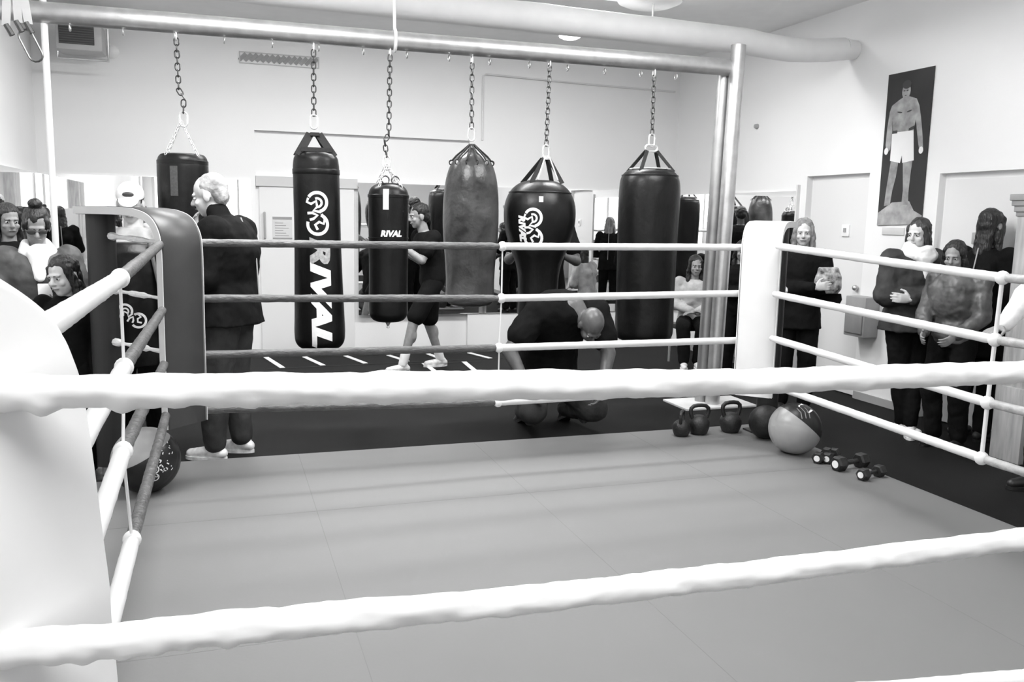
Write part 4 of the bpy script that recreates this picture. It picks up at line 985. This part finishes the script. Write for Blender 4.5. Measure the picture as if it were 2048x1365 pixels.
# blonde woman with handbag
p = ony(1592, 600, 6.1)
r_, W, D, J, HP = person('fair haired woman in black coat with folded arms and a patterned handbag', (p.x+.03, 6.1), (-.62, -1), 1.64, dict(CROSS),
    (-.10, .05, 0), SKIN_L, 1.02, 'bob', HAIR_B, 'jacket', CL_K, 'trousers', CL_K, SHOE_K, female=True, skirt=.18, puff=1.1, folds=.02)
c = W((.0, 0, 0)); hb = ony(1648, 595, 5.95)
t = thing('handbag', 'patterned handbag on the arm of the fair haired woman', 'handbag', hb)
bm = NB(); eloft(bm, [(V((hb.x, 5.95, z)), V((.82, -.57, 0))*a, V((.57, .82, 0))*b) for z, a, b in ((1.03, .11, .055), (1.07, .135, .07), (1.17, .13, .065), (1.25, .10, .04))], 20); bake('body', bm, mat('patterned_cloth', .30, .7, var=1.0, vscale=26), t, .009, 2, .01)
bm = NB(); tube(bm, [hb+V((.08*math.cos(a)*.82, -.08*math.cos(a)*.57, .06+.17*math.sin(a)+.02)) for a in [PI*k/10 for k in range(11)]], .009, 8); obj('handle', bm, WEB_K, t)
bm = NB(); eloft(bm, [(V((hb.x+.02, 5.97, z)), V((.82, -.57, 0))*a, V((.57, .82, 0))*b) for z, a, b in ((.93, .12, .03), (.98, .14, .04), (1.03, .13, .04))], 16); obj('lower_pouch', bm, CL_K, t)
# woman in big scarf
p = onz(1800, 862, 0)
r_ = person('woman in big white scarf and dark puffer jacket with folded arms by the banner', (5.02, 5.26), (-.25, -1), 1.655,
    dict(CROSS, kr=(.065, .02, .50), kl=(-.055, .04, .50), ar=(.01, .04, .085), al=(.0, .14, .085), fr=(-.4, 1, 0), fl=(.5, 1, 0), neck=(-.01, .0, 1.47)), (-1.0, .10, 0), SKIN_L, 1.17, 'bob', HAIR_D, 'jacket', CL_D, 'slim', CL_K, SHOE_W, female=True,
    scarf=CL_W, scarf_big=True, puff=1.9, skirt=.10, folds=.03, socks=CL_W)
# woman in leather jacket leaning at the pillar
r_ = person('woman with long black hair in worn leather jacket beside the wooden pillar', (4.99, 4.80), (-1, -.35), 1.52,
    dict(chest=(.01, .05, 1.27), neck=(.02, .04, 1.46), head=(.02, .07, 1.60), er=(.22, .08, 1.12), wr=(.12, .26, .98), hdr=((-.2, .8, -.4), (-1, 0, 0), .6), el=(-.24, .06, 1.12), wl=(-.14, .28, .98), hdl=((.2, .8, -.4), (1, 0, 0), .6), kr=(.13, .04, .5), kl=(-.10, .05, .5)),
    (.15, .2, 0), SKIN_M, 1.02, 'long', HAIR_K, 'jacket', CL_LTH, 'trousers', CL_K, SHOE_K, female=True, puff=1.25, folds=.03)
r_ = person('person with long black hair and black coat, back turned, behind the wooden pillar', (5.40, 4.96), (1, .15), 1.73, dict(), (0, .1, 0), SKIN_M, .95, 'long', HAIR_K, 'jacket', CL_K, 'trousers', CL_K, SHOE_K, female=True, skirt=.3, puff=1.0)
bpy.context.view_layer.update()
# person in white shirt leaning on the ropes from the right
r_ = person('person in white shirt and dark trousers reaching in from the right frame edge', (4.83, 3.72), (-1, .12), 1.74,
    dict(er=(.20, .22, 1.20), wr=(.13, .43, 1.02), hdr=((-.1, 1, -.25), (0, -.3, -1), .5), el=(-.24, .0, 1.12), wl=(-.2, .16, .92), ar=(.12, .10, .085), kr=(.11, .10, .50)), (0, .15, 0), SKIN_M, 1.1, 'short', HAIR_K, 'jacket', CL_W, 'trousers', CL_K, SHOE_K, puff=1.4, folds=.02)
# ------------------------------------------------------------------ loose kit
def kettlebell(x, y, R, yaw, label, z0=MT):
    t = thing('kettlebell', label, 'kettlebell', (x, y, z0), 'kettlebells at the back of the mat')
    M = Matrix.Translation((x, y, z0)) @ Matrix.Rotation(yaw, 4, 'Z')
    bm = NB(); lathe(bm, smoothprof([(.001, 0), (R*.62, .001), (R*.82, R*.2), (R, R*.85), (R*.88, R*1.4), (R*.5, R*1.75), (R*.2, R*1.85), (.001, R*1.86)], 40), 32, M); obj('body', bm, IRON, t)
    bm = NB(); pts = [(-.62, 1.35), (-.80, 1.75), (-.92, 2.15), (-.88, 2.5), (-.62, 2.72), (-.2, 2.78), (.2, 2.78), (.62, 2.72), (.88, 2.5), (.92, 2.15), (.80, 1.75), (.62, 1.35)]
    tube(bm, [M @ V((a*R, 0, b*R)) for a, b in pts], R*.19, 12); obj('handle', bm, IRON, t)
p = onz(1362, 872, MT); kettlebell(p.x, p.y, .066, .9, 'small black kettlebell, leftmost, overlapping its neighbour')
p = onz(1397, 868, MT); kettlebell(p.x, p.y, .078, -.1, 'medium black kettlebell touching the small leftmost one')
p = onz(1460, 864, MT); kettlebell(p.x, p.y, .082, .0, 'largest black kettlebell with upright handle, standing alone')
def zoned(name, dark, light, axis, lim, n=30):
    m = bpy.data.materials.new(name); m.use_nodes = True; nt = m.node_tree; b = nt.nodes['Principled BSDF']; b.inputs['Roughness'].default_value = .36
    tc = nt.nodes.new('ShaderNodeTexCoord'); dp = nt.nodes.new('ShaderNodeVectorMath'); dp.operation = 'DOT_PRODUCT'; a = V(axis).normalized(); dp.inputs[1].default_value = a
    nt.links.new(tc.outputs['Object'], dp.inputs[0]); gt = nt.nodes.new('ShaderNodeMath'); gt.operation = 'GREATER_THAN'; gt.inputs[1].default_value = lim
    mx = nt.nodes.new('ShaderNodeMix'); mx.data_type = 'RGBA'; mx.inputs[6].default_value = (dark,)*3+(1,); mx.inputs[7].default_value = (light,)*3+(1,)
    nt.links.new(dp.outputs['Value'], gt.inputs[0]); nt.links.new(gt.outputs[0], mx.inputs[0]); nt.links.new(mx.outputs[2], b.inputs['Base Color']); return m
def med_ball(c, R, m, label, seam_axis):
    c = V(c); bm = NB()
    rr = bmesh.ops.create_icosphere(bm, subdivisions=5, radius=R); A = [V(seam_axis).normalized()]; u, w = frame(A[0]); A += [u, w]
    for v in bm.verts:
        d = min(abs(v.co.dot(a)) for a in A)
        v.co *= 1-.012*math.exp(-(d/.006)**2)
        v.co.z = max(v.co.z, -R*.965)
    bmesh.ops.recalc_face_normals(bm, faces=bm.faces[:])
    me = bpy.data.meshes.new('medicine_ball'); bm.to_mesh(me); bm.free(); me.materials.append(m)
    for p in me.polygons: p.use_smooth = True
    t = thing('medicine_ball', label, 'ball', (c.x, c.y, MT)); o = bpy.data.objects.new('cover', me); C.objects.link(o); o.location = c-V(t.location); o.parent = t
    return t
def decal_ball(t, c, R, d, fn, m, name, rot=0):
    """flat artwork pushed onto a sphere of radius R around direction d"""
    c = V(c); d = V(d).normalized(); right = d.cross(V((0, 0, 1))).normalized()*-1; up = d.cross(right)*1
    if up.z < 0: up = -up
    ca, sa = math.cos(rot), math.sin(rot); bm = NB(); fn(bm)
    for v in bm.verts:
        x, y = v.co.x*ca-v.co.y*sa, v.co.x*sa+v.co.y*ca
        v.co = c+(d*R+right*x+up*y).normalized()*(R+.0025+v.co.z)
    obj(name, bm, m, t)
R = .178; pc = onz(1592, 908, MT); c = V((pc.x, pc.y+.03, MT+R*.965))
t = med_ball(c, R, zoned('two_tone_ball', .34, .012, (.62, -.12, .75), .05), 'big pale grey medicine ball with black top at the right corner of the mat', (.3, .2, 1))
def lab(bm): bx(bm, (-.03, -.045, 0), (.03, .045, .001))
decal_ball(t, c, R, (.1, -.42, .9), lab, PRINT, 'logo_patch', .3)
decal_ball(t, c, R, (-.05, -.62, .78), lambda bm: [stroke(bm, [(-.045+.03*k, -.05), (-.035+.03*k, .0), (-.045+.03*k, .045)], .006) for k in range(3)], mat('patch_grey', .3, .5), 'lettering')
R2 = .185; pc = onz(300, 985, MT); c2 = V((-.43, 5.10, MT+R2*.965))
t = med_ball(c2, R2, zoned('black_ball_pale_top', .010, .40, (-.45, -.1, .88), .055), 'black medicine ball with pale top by the dark corner post', (.2, .5, 1))
def speck(bm):
    rnd = random.Random(4)
    for k in range(26):
        x, y = rnd.uniform(-.05, .05), rnd.uniform(-.09, .09); stroke(bm, [(x, y), (x+rnd.uniform(-.014, .014), y+rnd.uniform(-.016, .016))], .006)
decal_ball(t, c2, R2, (.62, -.74, .22), speck, PRINT, 'speckled_print')
decal_ball(t, c2, R2, (.30, -.9, -.18), lambda bm: swirl(bm, .42), PRINT, 'logo_print')
pc = onz(1538, 880, MT); c3 = V((pc.x, pc.y+.05, MT+.125*.965))
med_ball(c3, .125, RUBBER_K, 'smaller plain black ball half hidden behind the big pale ball', (1, .2, .3))
def dumbbell(x, y, yaw, label, s=1.0):
    t = thing('dumbbell', label, 'dumbbell', (x, y, MT), 'dumbbells along the mat edge'); M = Matrix.Translation((x, y, MT+.036*s)) @ Matrix.Rotation(yaw, 4, 'Z') @ Matrix.Rotation(PI/2, 4, 'Y') @ Matrix.Rotation(PI/6, 4, 'Z')
    bm = NB(); tube(bm, [M @ V((0, 0, -.06*s)), M @ V((0, 0, .06*s))], .013*s, 12); obj('handle', bm, IRON, t)
    for sg in (-1, 1):
        bm = NB(); lathe(bm, [(.001, sg*.05*s), (.034*s, sg*.05*s), (.0415*s, sg*.06*s), (.0415*s, sg*.10*s), (.034*s, sg*.11*s), (.001, sg*.11*s)], 6, M)
        w_ = obj('weight', bm, RUBBER_K, t, flat_angle=.3)
        bm = NB(); lathe(bm, [(.001, sg*.1102*s), (.020*s, sg*.1102*s), (.020*s, sg*.1120*s), (.001, sg*.1120*s)], 16, M); obj('end_cap', bm, PRINT, w_)
for (px, py), yw, lb, s in [((1645, 922), .55, 'black dumbbell nearest the big pale ball', 1.0), ((1676, 921), .62, 'black dumbbell second from the big pale ball', .95), ((1700, 938), .15, 'longer black dumbbell in the middle of the row on the mat edge', 1.25), ((1742, 957), .25, 'black dumbbell with bright end nearest the camera, last in the row', 1.0)]:
    p = onz(px, py, MT); dumbbell(min(p.x, 3.84), p.y, yw, lb, s)
# agility ladders flat on the floor by the back wall
def ladder(label, rungs, ext):
    t = None; E1, E2 = [], []
    for q in rungs:
        a, b = onz(*q[:2], .006), onz(*q[2:], .006); a.y = min(a.y, 9.9); E1.append(a); E2.append(b)
    t = thing('agility_ladder', label, 'ladder', ((E1[0].x+E2[-1].x)/2, E2[0].y, 0), 'agility ladders on the floor')
    for E_ in (E1, E2):
        bm = NB(); d = (E_[-1]-E_[0]).normalized(); webbing(bm, E_[0]-d*ext-V((0, 0, .004)), E_[-1]+d*ext-V((0, 0, .004)), .022, .002, V((0, 1, 0))); obj('side_strap', bm, WEB_K, t, False)
    for a, b in zip(E1, E2):
        bm = NB(); webbing(bm, a, b, .055, .005, V((1, 0, 0))); obj('rung', bm, PLAST_W, t, False)
ladder('black agility ladder with white rungs lying along the back wall under the bags', [(532, 715, 565, 736), (609, 714, 646, 731), (691, 712, 731, 727), (777, 711, 815, 723), (856, 708, 884, 719), (938, 706, 981, 717)], .15)
ladder('second agility ladder with white rungs on the floor by the stepping man', [(848, 727, 872, 745), (928, 724, 950, 742)], .2)
# wooden pillar at right edge
t = thing('wooden_pillar', 'pale wooden pillar with moulded cap cut by the right frame edge', 'pillar', (5.23, 4.4, 0))
bm = NB(); bx(bm, (5.13, 4.30, 0), (5.33, 4.50, 1.70), bev=.006); obj('shaft', bm, WOOD, t)
bm = NB()
for z, g_ in ((1.68, .008), (1.71, .018), (1.75, .03), (1.785, .04)): bx(bm, (5.13-g_, 4.30-g_, z), (5.33+g_, 4.50+g_, z+.045), bev=.006)
obj('cap', bm, mat('grey_wood', .26, .5, var=.15), t)
bm = NB(); bx(bm, (5.115, 4.28, 0), (5.345, 4.52, .52), bev=.006); obj('plinth', bm, WOOD, t)
bm = NB(); bx(bm, (5.17, 4.272, .25), (5.195, 4.2795, .33)); bx(bm, (5.2, 4.292, 1.36), (5.25, 4.2995, 1.44)); obj('socket', bm, PLAST_D, t, False)
# wooden posts by the front windows, seen in the mirrors
for i, x in enumerate((-.22, 1.12)):
    bm = NB(); bx(bm, (x-.11, YF+.02, 0), (x+.11, YF+.24, 2.75), bev=.008); bx(bm, (x-.15, YF+.02, 0), (x+.15, YF+.27, .2), bev=.006)
    tag(obj('wooden_post', bm, WOOD), ['pale wooden post between the two windows, seen in the left mirror', 'pale wooden post right of the windows, seen in the left mirror'][i], 'post', 'wooden posts by the windows')
# ------------------------------------------------------------------ world and view
w = bpy.data.worlds.new('sky'); bpy.context.scene.world = w; w.use_nodes = True
w.node_tree.nodes['Background'].inputs[0].default_value = (1, 1, 1, 1); w.node_tree.nodes['Background'].inputs[1].default_value = 3.0
vs = bpy.context.scene.view_settings; vs.view_transform = 'Standard'; vs.look = 'None'; vs.gamma = 1; vs.use_curve_mapping = False; vs.exposure = -0.04
bpy.context.scene.cycles.max_bounces = 10; bpy.context.scene.cycles.diffuse_bounces = 5; bpy.context.scene.cycles.glossy_bounces = 6
bpy.context.scene.cycles.sample_clamp_indirect = 6
bpy.context.scene.cycles.use_denoising = True
